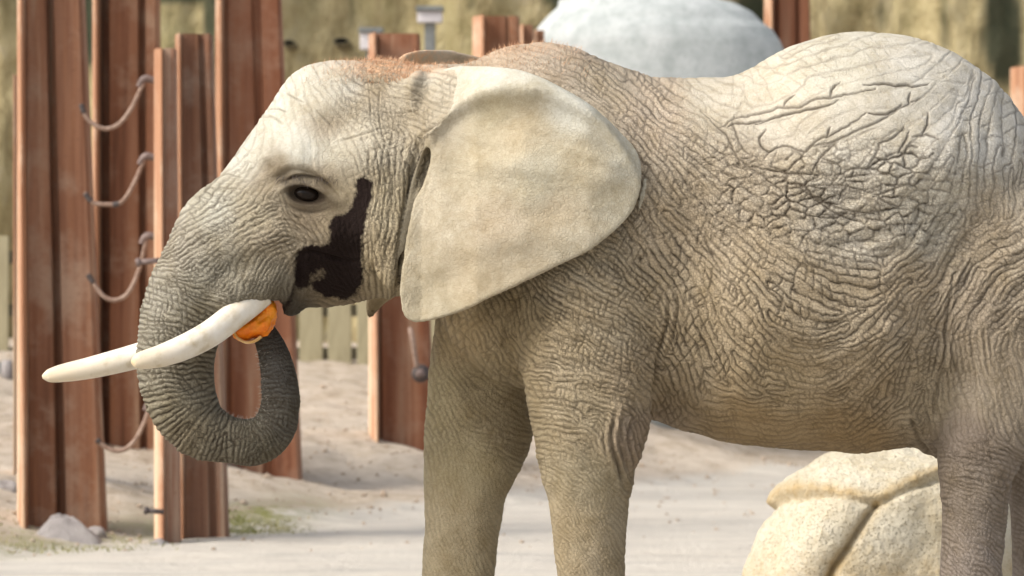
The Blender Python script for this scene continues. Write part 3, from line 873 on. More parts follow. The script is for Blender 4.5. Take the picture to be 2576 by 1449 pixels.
def wrinkle_map():
    """furrow pattern of the hide: noise filtered again and again along the direction field, like ridges on a finger"""
    st = 2.5
    xs = np.arange(300, 2760, st); ys = np.arange(60, 1580, st)
    X, Y = np.meshgrid(xs, ys, indexing='ij')
    Xc, Yc = np.meshgrid(np.arange(300, 2772, 12.0), np.arange(60, 1592, 12.0), indexing='ij')
    g = np.array(FLOW, float)
    th = np.radians(g[:, 2]) * 2
    r = rbf(np.stack([g[:, 0], g[:, 1], np.cos(th), np.sin(th), np.log(g[:, 3] * 1.2), g[:, 4]], 1), Xc, Yc, 4.5)
    fx, fy = (X - 300) / 12.0, (Y - 60) / 12.0
    ii = np.clip(fx.astype(int), 0, r.shape[0] - 2); jj = np.clip(fy.astype(int), 0, r.shape[1] - 2)
    tx, ty = (fx - ii)[..., None], (fy - jj)[..., None]
    R4 = r[ii, jj] * (1 - tx) * (1 - ty) + r[ii + 1, jj] * tx * (1 - ty) + r[ii, jj + 1] * (1 - tx) * ty + r[ii + 1, jj + 1] * tx * ty
    ANG = np.arctan2(R4[..., 1], R4[..., 0]) / 2
    LSP, AMP = R4[..., 2], np.clip(R4[..., 3], 0, 1)
    # trunk: furrows run across it
    tc = catmull(np.array(TRUNK, float), 7, False)
    m = (X < 820) & (Y > 480) & (Y < 1240)
    D, S, O, T = seg_project(X[m], Y[m], tc[:, :2])
    tg = np.gradient(tc[:, :2], axis=0)
    ta = np.unwrap(np.arctan2(tg[:, 1], tg[:, 0]))
    tang = np.interp(T, np.arange(len(tc)), ta) + math.pi / 2
    rr = np.interp(T, np.arange(len(tc)), tc[:, 2])
    wT = sm((S - 70) / 120.0) * sm((1.5 - D / rr) / 0.3)
    a0 = ANG[m]
    c2 = np.cos(2 * a0) * (1 - wT) + np.cos(2 * tang) * wT; s2 = np.sin(2 * a0) * (1 - wT) + np.sin(2 * tang) * wT
    ANG[m] = np.arctan2(s2, c2) / 2
    LSP[m] = LSP[m] * (1 - wT) + np.log(np.interp(S, [0, 200, 350, 600, 900], [12.5, 12, 14, 12.5, 10])) * wT
    AMP[m] = AMP[m] * (1 - wT) + np.interp(S, [0, 300, 600, 800], [1, 1, 1, .9]) * wT
    ANG = ANG + 0.09 * vnoise(X / 60.0, Y / 60.0, 0, 77)
    n, mm = X.shape
    kx = 2 * np.pi * np.fft.fftfreq(n, st)[:, None]; ky = 2 * np.pi * np.fft.rfftfreq(mm, st)[None]
    NB = 12
    def furrows(ang, lsp, bins, seed, its, slen=0.15):
        x = np.random.default_rng(seed).standard_normal(X.shape)
        lb = np.log(np.array(bins))
        u = (ang % math.pi) / math.pi * NB
        wa = [np.maximum(0, 1 - np.minimum(np.abs(u - k), NB - np.abs(u - k))) for k in range(NB)]
        q = np.clip(np.interp(lsp, lb, np.arange(len(lb))), 0, len(lb) - 1)
        ws = [np.maximum(0, 1 - np.abs(q - k)) for k in range(len(lb))]
        for it in range(its):
            xf = np.fft.rfft2(x)
            out = np.zeros_like(x)
            for k in range(NB):
                a = k * math.pi / NB + math.pi / 2           # wave normal
                pa = kx * math.cos(a) + ky * math.sin(a); pp = -kx * math.sin(a) + ky * math.cos(a)
                for b in range(len(bins)):
                    w = wa[k] * ws[b]
                    if w.max() < 0.02:
                        continue
                    k0 = 2 * math.pi / bins[b]
                    G = np.exp(-0.5 * ((np.abs(pa) - k0) / (0.25 * k0)) ** 2 - 0.5 * (pp / (slen * k0)) ** 2)
                    y = np.fft.irfft2(xf * G, s=x.shape)
                    out += w * (y / (np.std(y) + 1e-9))
            x = np.tanh(1.6 * out)
        return out
    def lines(fl, w):                       # thin, unbroken lines along the zero set, w = half width in photo px
        gx, gy = np.gradient(fl, st)
        return np.exp(-((np.abs(fl) / (np.hypot(gx, gy) + 0.004)) / w) ** 2)
    main = furrows(ANG, LSP + math.log(2), [15, 21, 29, 42, 80], 3, 2, 0.14)
    ANG2 = ANG + math.radians(66) + 0.35 * vnoise(X / 40.0, Y / 40.0, 0, 78)
    cross = furrows(ANG2, LSP + math.log(2.3), [20, 32, 56], 4, 2, 0.34)
    folds = furrows(ANG, LSP * 0 + math.log(58), [58], 5, 2, 0.25)
    env = 0.72 + 0.28 * sm(vnoise(X / 70.0, Y / 70.0, 2, 79) + 0.6)
    brk = sm(0.75 + 0.9 * vnoise(X / 16.0, Y / 16.0, 2, 80))
    wide = 3.0 + 0.8 * vnoise(X / 30.0, Y / 30.0, 2, 82)
    C = lines(main, wide) * env * (0.6 + 0.4 * brk)
    CX = lines(cross, 2.3) * sm(0.55 + 1.1 * vnoise(X / 22.0, Y / 22.0, 3, 81)) * 0.72
    C = np.maximum(C, CX) * AMP
    # open cell network where the hide is stretched over ribs and hip
    wx = X + 7 * vnoise(X / 30.0, Y / 30.0, 0, 84) + 2.5 * vnoise(X / 9.0, Y / 9.0, 0, 86); wy = Y + 7 * vnoise(X / 30.0, Y / 30.0, 0, 85) + 2.5 * vnoise(X / 9.0, Y / 9.0, 0, 87)
    def cells(U, V, su, sv, seed, jit=0.95):
        i0, j0 = np.floor(U).astype(np.int64), np.floor(V).astype(np.int64)
        f1 = np.full(U.shape, 99.0); f2 = np.full(U.shape, 99.0)
        a1 = np.zeros(U.shape); b1 = np.zeros(U.shape); a2 = np.zeros(U.shape); b2 = np.zeros(U.shape)
        for a in (-1, 0, 1):
            for b in (-1, 0, 1):
                i, j = i0 + a, j0 + b
                cx = i + 0.5 + jit * (hash3(i, j, 0 * i, seed) - 0.5); cy = j + 0.5 + jit * (hash3(i, j, 0 * i + 5, seed) - 0.5)
                d = (U - cx) ** 2 + (V - cy) ** 2
                m1 = d < f1; m2 = (~m1) & (d < f2)
                f2 = np.where(m1, f1, np.where(m2, d, f2)); a2 = np.where(m1, a1, np.where(m2, cx, a2)); b2 = np.where(m1, b1, np.where(m2, cy, b2))
                f1 = np.where(m1, d, f1); a1 = np.where(m1, cx, a1); b1 = np.where(m1, cy, b1)
        return 0.5 * (f2 - f1) / (np.hypot((a2 - a1) / su, (b2 - b1) / sv) + 1e-9)
    hm = np.exp(-((X - 2080) / 330.0) ** 4 - ((Y - 470) / 150.0) ** 4) * sm((Y - 300 + 40 * vnoise(X / 60.0, Y / 60.0, 0, 88)) / 130.0)
    cs, sn = math.cos(-0.15), math.sin(-0.15)
    ru, rv = wx * cs + wy * sn, -wx * sn + wy * cs
    e = cells(ru / 44.0, rv / 25.0, 44.0, 25.0, 41)
    cellc = np.exp(-(e / 2.9) ** 2) * (0.55 + 0.45 * sm(vnoise(X / 40.0, Y / 40.0, 0, 89) + 0.6))
    e2 = cells(ru / 21.0, rv / 15.0, 21.0, 15.0, 43)
    cellc = np.maximum(cellc, 0.5 * np.exp(-(e2 / 2.0) ** 2) * sm(0.4 + vnoise(X / 45.0, Y / 45.0, 0, 90)))
    C = C * (1 - 0.7 * hm) + 1.0 * cellc * hm
    # the long branching cracks over the hip
    lw_hip = lambda k: 0.8 + 0.2 * ((k * 37) % 10) / 10.0
    for k, l in enumerate(HIP):
        q = catmull(l, 6, False)
        q = q + np.stack([vnoise(q[:, 0] / 9, q[:, 1] / 9, k, 91), vnoise(q[:, 0] / 9, q[:, 1] / 9, k + 50, 92)], 1) * 2.4
        lo, hi = q.min(0) - 12, q.max(0) + 12
        i0, i1 = int((lo[0] - 300) / st), int((hi[0] - 300) / st) + 1
        j0, j1 = int((lo[1] - 60) / st), int((hi[1] - 60) / st) + 1
        d, sa, _, _ = seg_project(X[i0:i1, j0:j1], Y[i0:i1, j0:j1], q)
        Lq = np.hypot(*np.diff(q, axis=0).T).sum()
        wd = 3.0 * (0.45 + 0.65 * sm(sa / (0.35 * Lq)) * sm((Lq - sa) / (0.35 * Lq)))
        C[i0:i1, j0:j1] = np.maximum(C[i0:i1, j0:j1], lw_hip(k) * np.exp(-(d / wd) ** 2))
    def sample(a, px, py):
        fx, fy = np.clip((px - 300) / st, 0, a.shape[0] - 1.01), np.clip((py - 60) / st, 0, a.shape[1] - 1.01)
        i, j = fx.astype(int), fy.astype(int)
        tx, ty = fx - i, fy - j
        return a[i, j] * (1 - tx) * (1 - ty) + a[i + 1, j] * tx * (1 - ty) + a[i, j + 1] * (1 - tx) * ty + a[i + 1, j + 1] * tx * ty
    return C, main, folds, AMP, sample

# skin pigment and dust, plus shading painted round the eye: px, py, r, g, b (linear)
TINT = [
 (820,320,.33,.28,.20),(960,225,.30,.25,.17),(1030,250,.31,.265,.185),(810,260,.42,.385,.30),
 (705,438,.20,.16,.105),(690,450,.24,.20,.14),(852,516,.22,.18,.115),(770,540,.23,.185,.125),(770,450,.26,.22,.155),(820,470,.26,.21,.14),  # eye hollow: dirt and brown shading put into the colour
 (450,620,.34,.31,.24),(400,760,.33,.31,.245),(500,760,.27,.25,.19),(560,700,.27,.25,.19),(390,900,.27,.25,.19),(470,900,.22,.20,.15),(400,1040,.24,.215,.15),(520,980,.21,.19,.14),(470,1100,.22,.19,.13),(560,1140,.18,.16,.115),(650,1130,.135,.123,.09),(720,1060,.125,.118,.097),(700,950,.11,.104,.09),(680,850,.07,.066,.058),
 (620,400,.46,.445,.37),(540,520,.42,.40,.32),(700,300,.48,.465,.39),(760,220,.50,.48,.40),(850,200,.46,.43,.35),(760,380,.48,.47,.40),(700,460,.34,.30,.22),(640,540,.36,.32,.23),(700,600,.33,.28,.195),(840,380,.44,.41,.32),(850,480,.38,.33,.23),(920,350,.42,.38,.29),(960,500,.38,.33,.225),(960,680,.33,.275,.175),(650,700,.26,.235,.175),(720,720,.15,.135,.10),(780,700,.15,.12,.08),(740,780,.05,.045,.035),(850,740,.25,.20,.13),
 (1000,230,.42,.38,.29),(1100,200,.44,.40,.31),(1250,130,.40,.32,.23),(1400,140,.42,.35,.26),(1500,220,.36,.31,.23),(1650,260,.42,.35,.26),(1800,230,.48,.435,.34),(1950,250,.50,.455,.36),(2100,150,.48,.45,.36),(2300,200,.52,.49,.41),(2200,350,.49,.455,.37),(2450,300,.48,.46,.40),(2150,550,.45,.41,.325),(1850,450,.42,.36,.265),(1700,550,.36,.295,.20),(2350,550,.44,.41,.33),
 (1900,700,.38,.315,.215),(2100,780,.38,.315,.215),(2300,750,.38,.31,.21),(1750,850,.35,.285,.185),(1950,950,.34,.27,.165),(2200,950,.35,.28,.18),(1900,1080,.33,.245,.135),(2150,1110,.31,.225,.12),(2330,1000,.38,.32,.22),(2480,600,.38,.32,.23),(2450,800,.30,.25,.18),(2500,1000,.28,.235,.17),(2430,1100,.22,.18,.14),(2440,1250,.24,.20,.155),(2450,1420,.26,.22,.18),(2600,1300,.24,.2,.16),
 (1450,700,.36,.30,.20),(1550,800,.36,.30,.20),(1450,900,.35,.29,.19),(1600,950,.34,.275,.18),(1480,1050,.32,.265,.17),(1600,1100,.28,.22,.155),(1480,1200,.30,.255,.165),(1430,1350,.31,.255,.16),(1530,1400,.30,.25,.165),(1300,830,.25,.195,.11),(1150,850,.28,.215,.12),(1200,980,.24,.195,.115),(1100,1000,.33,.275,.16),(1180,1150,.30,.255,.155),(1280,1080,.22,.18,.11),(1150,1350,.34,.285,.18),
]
EARTINT = [(1120,220,.45,.42,.34),(1250,190,.47,.455,.38),(1450,260,.46,.45,.38),(1580,400,.44,.42,.34),(1250,270,.42,.37,.25),(1300,330,.43,.37,.255),(1200,420,.43,.38,.27),(1350,450,.45,.415,.31),(1480,430,.42,.37,.26),(1550,500,.42,.385,.29),(1400,540,.40,.34,.235),(1250,560,.42,.36,.26),(1120,560,.41,.365,.27),(1180,680,.37,.315,.215),(1300,650,.38,.33,.235),(1070,740,.35,.31,.22),(1060,620,.34,.30,.215),(1450,600,.39,.35,.26),(1090,330,.33,.29,.21)]

def build_elephant():
    root = empty('elephant', (0.45, 0, 0))
    tag(root, 'dusty tan African elephant curling its trunk up to its mouth to eat', 'elephant')
    off = np.array([0.45, 0, 0])
    v, f, fd = build_elephant_surface()
    v = laplace(v, f, 2, 0.5)
    px, py = to_px(v)
    ok = ((v[:, 1] < 0.10) | ((py > 760) & (v[:, 1] < 0.40))) & (px < 2640) & (py < 1490)
    nr = normals(v, f)
    ok &= nr[:, 1] < 0.45
    sel = ok[f].all(1)
    v, f = subdivide(v, f, sel)
    v = laplace(v, f, 2, 0.5)
    nr = normals(v, f)
    px, py = to_px(v)
    n = len(v)
    near = sm((0.25 - nr[:, 1]) / 0.3) * ((v[:, 1] < 0.12) | ((py > 780) & (v[:, 1] < 0.38))) * sm((1540 - py) / 60.0)
    # which vertices belong to the near / far ear sheet
    eg = poly_sdf(catmull(EX['ear'], 4), px, py)
    ysf = ear_surface(1288 + v[:, 0] * FPX / (CAM_D - 0.5), 724.5 - (v[:, 2] - CAM_H) * FPX / (CAM_D - 0.5))
    ear = (eg < 12) & (np.abs(v[:, 1] - ysf) < 0.032) & (v[:, 1] < -0.3)
    earw = ear.astype(float) * sm((px - 1015 + (py - 340) * 0.10) / 26.0)
    earw = np.where(py > 720, ear.astype(float), earw)
    C, MAIN, FOLDS, AMP, sample = wrinkle_map()
    jx = 2.6 * vnoise(px / 11.0, py / 11.0, 0, 95) + 6 * vnoise(px / 42.0, py / 42.0, 0, 96)
    jy = 2.6 * vnoise(px / 11.0, py / 11.0, 4, 97) + 6 * vnoise(px / 42.0, py / 42.0, 4, 98)
    hipk = np.exp(-((px - 2120) / 260.0) ** 4 - ((py - 400) / 200.0) ** 4)
    crack = sample(C, px + jx * (1 - hipk), py + jy * (1 - hipk))
    behind = (v[:, 1] > 0.02)
    crack = crack * near * (1 - earw)
    crack = np.where(behind & (px > 330), crack * 0.8, crack)
    # gentle anatomy: bumps (px, py, sx, sy, rot, metres outward)
    side = np.sign(v[:, 1] + 1e-9)
    for (cx, cy, sx, sy, rot, a) in [(2340,420,110,70,-.5,.030),(2420,620,90,150,.2,-.030),(1500,360,60,190,.35,.022),(1600,420,40,200,.35,-.015),(1720,640,60,220,.25,-.018),(1480,700,90,120,0,.020),(2050,330,200,60,-.1,-.018),(2370,880,40,200,0,-.028),(2470,820,60,180,0,.022),
                                      (1950,800,260,180,0,.02),(1560,1080,40,80,0,.018),(1300,900,60,130,0,-.02),(820,320,70,60,0,-.018),(880,470,55,60,0,-.012),(720,300,70,70,.5,.012),(640,620,80,70,0,.014),(800,560,60,50,0,-.012),(870,640,40,90,.2,-.016),(2200,200,200,50,0,.01)]:
        c, s = math.cos(rot), math.sin(rot)
        ddx, ddy = px - cx, py - cy
        g = a * np.exp(-((ddx * c + ddy * s) / sx) ** 2 - ((-ddx * s + ddy * c) / sy) ** 2) * (1 - earw) * (np.abs(nr[:, 1]) ** 0.5)
        v[:, 1] += side * g * (v[:, 1] < 0.6)
    # soft folds of loose hide running with the wrinkles
    am = sample(AMP, px, py)
    disp = 0.0017 * sample(FOLDS, px, py) * am ** 1.5 * near * (1 - earw) * (0.3 + 0.7 * (px > 1250))
    disp += 0.004 * fbm(v[:, 0] * 9, v[:, 1] * 9, v[:, 2] * 9, 105, 3) * (1 - 0.8 * earw)
    # creases
    dark = np.zeros(n)
    for k, (l, w, dep, dk) in enumerate(CREASE):
        q = catmull(l, 5, False)
        lo, hi = q.min(0) - 4 * w - 6, q.max(0) + 4 * w + 6
        m = (px > lo[0]) & (px < hi[0]) & (py > lo[1]) & (py < hi[1]) & (v[:, 1] < 0.25) & (nr[:, 1] < 0.3) & (earw < 0.5)
        if not m.any():
            continue
        jx = 1.6 * vnoise(px[m] / 14, py[m] / 14, k, 111)
        d, sa, _, _ = seg_project(px[m] + jx, py[m] + jx, q)
        Lq = np.hypot(*np.diff(q, axis=0).T).sum()
        tp = sm(sa / (0.22 * Lq)) * sm((Lq - sa) / (0.22 * Lq)) * (0.6 + 0.4 * vnoise(px[m] / 30, py[m] / 30, k, 113))
        g = np.exp(-(d / w) ** 2) * tp
        disp[m] += -dep * g + 0.35 * dep * np.exp(-((d - 2.4 * w) / (1.3 * w)) ** 2)
        dark[m] = np.maximum(dark[m], 0.85 * dk * tp * np.exp(-(d / (max(w * 0.6, 2.0))) ** 2))
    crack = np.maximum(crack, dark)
    # eye socket and lids
    rot = 0.16
    dx0, dy0 = px - 768, py - 487
    qx, qy = dx0 * math.cos(rot) + dy0 * math.sin(rot), -dx0 * math.sin(rot) + dy0 * math.cos(rot)
    em = (np.abs(dx0) < 150) & (np.abs(dy0) < 130) & (v[:, 1] < -0.1)
    hgt = np.where(qy < 0, 19.0, 25.0) * np.clip(1 - 0.25 * (qx / 60.0), 0.5, 1.4)
    er = np.hypot(qx / 44.0, qy / hgt)
    uplid = np.exp(-((qy + 23 - 0.006 * qx ** 2) / 9.0) ** 2) * np.exp(-(qx / 62.0) ** 4)
    lolid = np.exp(-((qy - 29 + 0.006 * qx ** 2) / 7.0) ** 2) * np.exp(-(qx / 52.0) ** 4)
    bag = np.exp(-((qy - 46 + 0.005 * qx ** 2) / 6.0) ** 2) * np.exp(-(qx / 60.0) ** 4)
    fur = np.exp(-((qy + 41 - 0.005 * qx ** 2) / 5.0) ** 2) * np.exp(-(qx / 75.0) ** 4)
    lid = np.where(em, 0.020 * uplid + 0.008 * lolid - 0.005 * bag - 0.006 * fur - 0.026 * np.exp(-(er / 0.85) ** 4) - 0.010 * np.exp(-(np.hypot(qx / 85.0, qy / 60.0)) ** 2), 0)
    disp += lid
    eyed = np.where(em, 0.95 * np.exp(-(er / 1.15) ** 5) + 0.6 * fur + 0.5 * bag + 0.4 * np.exp(-(np.hypot(qx / 70.0, qy / 46.0)) ** 4) + 0.5 * np.exp(-((px - 835) / 50.0) ** 2 - ((py - 518) / 24.0) ** 2) + 0.45 * np.exp(-((px - 715) / 30.0) ** 2 - ((py - 445) / 16.0) ** 2), 0)  # dirt and lid-fold shade painted round the eye
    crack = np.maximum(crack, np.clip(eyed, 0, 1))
    # ear: veins and soft furrows near the root
    evein = 0
    for k, l in enumerate([[(1130,330),(1220,360),(1340,350),(1460,380)], [(1100,420),(1220,440),(1360,470),(1480,460)], [(1090,500),(1200,520),(1340,560),(1440,550)], [(1080,560),(1160,620),(1260,670)], [(1340,350),(1420,320),(1500,350)], [(1360,470),(1430,520),(1520,520)]]):
        d = line_dist(catmull(l, 5, False), px, py)
        evein = np.maximum(evein, np.exp(-(d / 7.0) ** 2))
    disp += earw * (0.0012 * evein + 0.0014 * vnoise(px / 34, py / 34, 0, 121) + 0.0004 * vnoise(px / 8, py / 8, 0, 122))
    wr = np.clip(vnoise(px / 9.0 + py / 30.0, py / 40.0, 0, 123), 0, 1) * np.exp(-((px - (1060 + (500 - py) * 0.12)) / 45.0) ** 2)
    disp -= earw * 0.003 * wr
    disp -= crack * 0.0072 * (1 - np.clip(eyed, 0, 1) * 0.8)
    v = v + nr * disp[:, None]
    me = mesh_np('body', v - off, f)
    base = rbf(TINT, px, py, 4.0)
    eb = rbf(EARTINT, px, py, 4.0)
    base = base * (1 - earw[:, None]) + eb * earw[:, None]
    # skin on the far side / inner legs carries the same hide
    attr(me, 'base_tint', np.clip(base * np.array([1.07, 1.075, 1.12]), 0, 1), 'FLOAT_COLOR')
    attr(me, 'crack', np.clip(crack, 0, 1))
    tri = C1([(1165,325),(1245,330),(1248,430),(1208,580),(1178,720),(1175,850),(1185,990),(1130,1090),(1040,1112),(940,1100),(880,1070),(820,1040),(760,1060),(740,1010),(757,900),(768,820),(820,770),(950,775),(985,700),(990,590),(1100,540),(1150,430)])
    sd = poly_sdf(catmull(tri, 4), px, py)
    stain_shade = np.clip(0.5 - (sd - 5.0 + 3.5 * vnoise(px / 13, py / 13, 0, 131)) / 26.0, 0, 1) * (v[:, 1] < 0)
    pq = C1([(880, 985)])[0]
    pr = np.hypot(((px - pq[0]) * 0.8 + (py - pq[1]) * 0.6) / 22.0, (-(px - pq[0]) * 0.6 + (py - pq[1]) * 0.8) / 40.0)
    stain_shade = stain_shade - 0.75 * np.exp(-pr ** 2) * (v[:, 1] < 0) * (0.7 + 0.6 * vnoise(px / 9.0 - py / 14.0, py / 20.0, 0, 133))
    stain_shade = np.clip(stain_shade, 0, 1)
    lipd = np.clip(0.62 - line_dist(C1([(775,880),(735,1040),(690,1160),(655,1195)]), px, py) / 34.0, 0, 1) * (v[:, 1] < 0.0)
    slit = np.clip(0.62 - line_dist(C2([(700,690),(660,740),(632,800),(602,900),(578,1010),(560,1120),(545,1260),(535,1440)]), px, py) / 24.0, 0, 1) * (v[:, 1] < -0.2) * sm(1 - 1.6 * earw)  # painted shade of the gap along the ear's front edge
    pocket = np.clip(1.2 - np.hypot((px - 668) / 34.0, (py - 778) / 24.0), 0, 1) * (nr[:, 2] < 0.2) * (py > 757)  # shade inside the mouth recess, put into the colour
    stain_shade = np.maximum.reduce([stain_shade, lipd, slit * 0.9, pocket])
    attr(me, 'stain_shade', stain_shade)
    oh = np.exp(-((px - 990) / 110.0) ** 2) * sm((205 - py) / 40.0) + 0.3 * np.exp(-((px - 1290) / 160.0) ** 2) * sm((150 - py + (px > 1400) * (px - 1400) * 0.3) / 30.0)
    attr(me, 'hair_tint', np.clip(oh * (1 - earw), 0, 0.8))
    attr(me, 'fine_amp', np.clip(am * 1.1, 0.15, 1) * (1 - 0.6 * earw) * near * 0.9)
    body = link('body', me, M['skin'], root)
    # ---- tusks
    def tusk(path, radii, name):
        p = catmull(np.array(path), 10, False); r = np.interp(np.linspace(0, 1, len(p)), np.linspace(0, 1, len(radii)), radii)
        ring = 28
        V, F, tips = [], [], []
        for i in range(len(p)):
            t = Vector(p[min(i + 1, len(p) - 1)] - p[max(i - 1, 0)]).normalized()
            a = t.cross(Vector((0, 1, 0))).normalized(); b = t.cross(a)
            for k in range(ring):
                an = 2 * math.pi * k / ring
                w = r[i] * (1 + 0.03 * math.sin(3 * an + i * 0.1) + 0.012 * math.sin(7 * an + i * 0.35))
                V.append(Vector(p[i]) + a * (math.cos(an) * w) + b * (math.sin(an) * w * 0.95))
                tips.append(max(0.0, min(1.0, (i / len(p) - 0.45) * 2)))
        for i in range(len(p) - 1):
            for k in range(ring):
                F.append((i * ring + k, i * ring + (k + 1) % ring, (i + 1) * ring + (k + 1) % ring, (i + 1) * ring + k))
        me = bpy.data.meshes.new(name)
        F.append(tuple(range(ring))[::-1]); F.append(tuple(range((len(p) - 1) * ring, len(p) * ring)))
        me.from_pydata([(q - Vector(off)) for q in V], [], F)
        attr(me, 'tip', tips)
        return link(name, me, M['ivory'], root)
    tusk([tuple(PV(660,738,-.13)), tuple(PV(600,785,-.165)), tuple(PV(530,837,-.20)), tuple(PV(460,875,-.235)), tuple(PV(400,897,-.265)), tuple(PV(352,908,-.285)), tuple(PV(330,911,-.293))],
         [.046,.047,.0475,.0475,.047,.046,.0445,.0425,.040,.037,.033,.028,.020,.004], 'tusk')
    tusk([tuple(PV(660,738,.14)), tuple(PV(560,800,.18)), tuple(PV(450,860,.21)), tuple(PV(340,897,.23)), tuple(PV(230,925,.235)), tuple(PV(150,941,.23)), tuple(PV(106,948,.225))],
         [.048,.048,.048,.048,.048,.047,.0455,.0435,.041,.038,.0345,.030,.023,.005], 'tusk')
    # ---- eye
    for sgn in (-1, 1):
        m = (np.abs(px - 768) < 30) & (np.abs(py - 487) < 22) & (v[:, 1] * sgn > 0.1)
        yy = abs(v[m, 1]).mean() if m.any() else 0.26
        bm = bmesh.new()
        bmesh.ops.create_uvsphere(bm, u_segments=32, v_segments=20, radius=0.042)
        me = bpy.data.meshes.new('eye'); bm.to_mesh(me); bm.free()
        o = link('eye', me, M['eye'], root)
        x, z = P(771, 487, -yy)
        o.location = (x - off[0], sgn * (yy - 0.024), z)
        o.scale = (1.12, 0.9, 0.72)
        o.rotation_euler = (0, 0.16, 0)
    # eyelashes
    return root, v, f, nr, px, py, earw, off
ROOT, EV, EF, EN, EPX, EPY, EEAR, EOFF = build_elephant()

def blades(name, pts, dirs, lens, wid, mat, parent, off, bend=0.3):
    V, F = [], []
    for p, d, L in zip(pts, dirs, lens):
        d = Vector(d).normalized(); p = Vector(p)
        s = d.cross(Vector((random.uniform(-1, 1), random.uniform(-1, 1), random.uniform(-1, 1)))).normalized()
        q = p + d * L * 0.5; e = q + (d + Vector((random.uniform(-bend, bend), random.uniform(-bend, bend), random.uniform(-bend, 0.1)))).normalized() * L * 0.5
        i = len(V)
        V += [p - s * wid, p + s * wid, q + s * wid * 0.7, q - s * wid * 0.7, e]
        F += [(i, i + 1, i + 2, i + 3), (i + 3, i + 2, i + 4)]
    me = bpy.data.meshes.new(name)
    me.from_pydata([q - Vector(off) for q in V], [], F)
    o = link(name, me, mat, parent)
    o['kind'] = 'stuff'
    return o

def elephant_hair():
    m = np.where((EPX > 760) & (EPX < 1480) & (EPY < 210) & (EEAR < 0.2) & (EN[:, 2] > 0.25) & (np.abs(EV[:, 1]) < 0.26))[0]
    w = np.exp(-((EPX[m] - 990) / 120.0) ** 2) + 0.35 * np.exp(-((EPX[m] - 1280) / 130.0) ** 2) + 0.06
    pick = RNG.choice(m, 2600, p=w / w.sum())
    d = EN[pick] + RNG.normal(0, 0.35, (len(pick), 3)) + np.array([0.25, 0, 0])
    blades('head_hair', EV[pick] - EN[pick] * 0.002, d, RNG.uniform(0.010, 0.028, len(pick)), 0.0008, M['hair'], ROOT, EOFF)
    m = np.where((EPX > 540) & (EPX < 740) & (EPY > 880) & (EPY < 1070) & (EV[:, 1] < 0.05) & (np.abs(EPX - 620) < 60))[0]
    pick = RNG.choice(m, 260)
    d = EN[pick] + RNG.normal(0, 0.3, (len(pick), 3))
    blades('trunk_bristles', EV[pick] - EN[pick] * 0.002, d, RNG.uniform(0.008, 0.02, len(pick)), 0.0008, M['bristle'], ROOT, EOFF)
    m = np.where((EPX > 690) & (EPX < 850) & (EPY > 440) & (EPY < 462) & (EV[:, 1] < -0.1))[0]
    pick = RNG.choice(m, 90)
    d = EN[pick] + np.array([0, -0.3, -0.6]) + RNG.normal(0, 0.2, (len(pick), 3))
    blades('eyelashes', EV[pick] - EN[pick] * 0.002, d, RNG.uniform(0.02, 0.045, len(pick)), 0.0008, M['dark_metal'], ROOT, EOFF)
elephant_hair()

# ------------------------------------------------------------------ pumpkin chunk in the mouth
def pumpkin():
    Yp = -0.085
    c = PV(643, 812, Yp)
    root = empty('pumpkin_chunk', c)
    tag(root, 'bright orange chunk of pumpkin between tusk, trunk tip and mouth', 'pumpkin')
    fd = Field((-.12, -.09, -.12), (.12, .09, .12), .004)
    def q(px, py, y=0.0):
        p = PV(px, py, Yp) - c
        return (p.x, y, p.z)
    fd.ell(q(620, 828), (.050, .055, .040), .02, False, 0.35)
    fd.ell(q(655, 812), (.046, .055, .048), .02, False, 0.9)
    fd.ell(q(678, 778), (.026, .048, .036), .02, False, 0.2)
    fd.ell(q(665, 800, -.06), (.010, .03, .045), .01, True, -0.9)
    fd.ell(q(640, 790, -.05), (.034, .035, .018), .015, True, 0.5)
    v, f = fd.mesh()
    v = laplace(v, f, 2)
    nr = normals(v, f)
    v = v + nr * (0.004 * fbm(v[:, 0] * 50, v[:, 1] * 50, v[:, 2] * 50, 7, 3))[:, None]
    link('flesh', mesh_np('flesh', v, f), M['pumpkin'], root)
    pts = catmull([q(590, 826, .0), q(597, 846, -.01), q(618, 860, -.014), q(640, 858, -.012), q(658, 846, -.004)], 6, False)
    V, F = [], []
    for i, p in enumerate(pts):
        t = Vector(pts[min(i + 1, len(pts) - 1)] - pts[max(0, i - 1)]).normalized()
        a = Vector((0, 1, 0)); b = t.cross(a).normalized()
        for k in range(8):
            an = k * math.pi / 4
            V.append(Vector(p) + a * math.cos(an) * .042 + b * math.sin(an) * .006)
    for i in range(len(pts) - 1):
        for k in range(8):
            F.append((i * 8 + k, i * 8 + (k + 1) % 8, (i + 1) * 8 + (k + 1) % 8, (i + 1) * 8 + k))
    F.append(tuple(range(8))); F.append(tuple(range((len(pts) - 1) * 8, len(pts) * 8)))
    me = bpy.data.meshes.new('rind'); me.from_pydata(V, [], F)
    link('rind', me, M['rind'], root)
pumpkin()

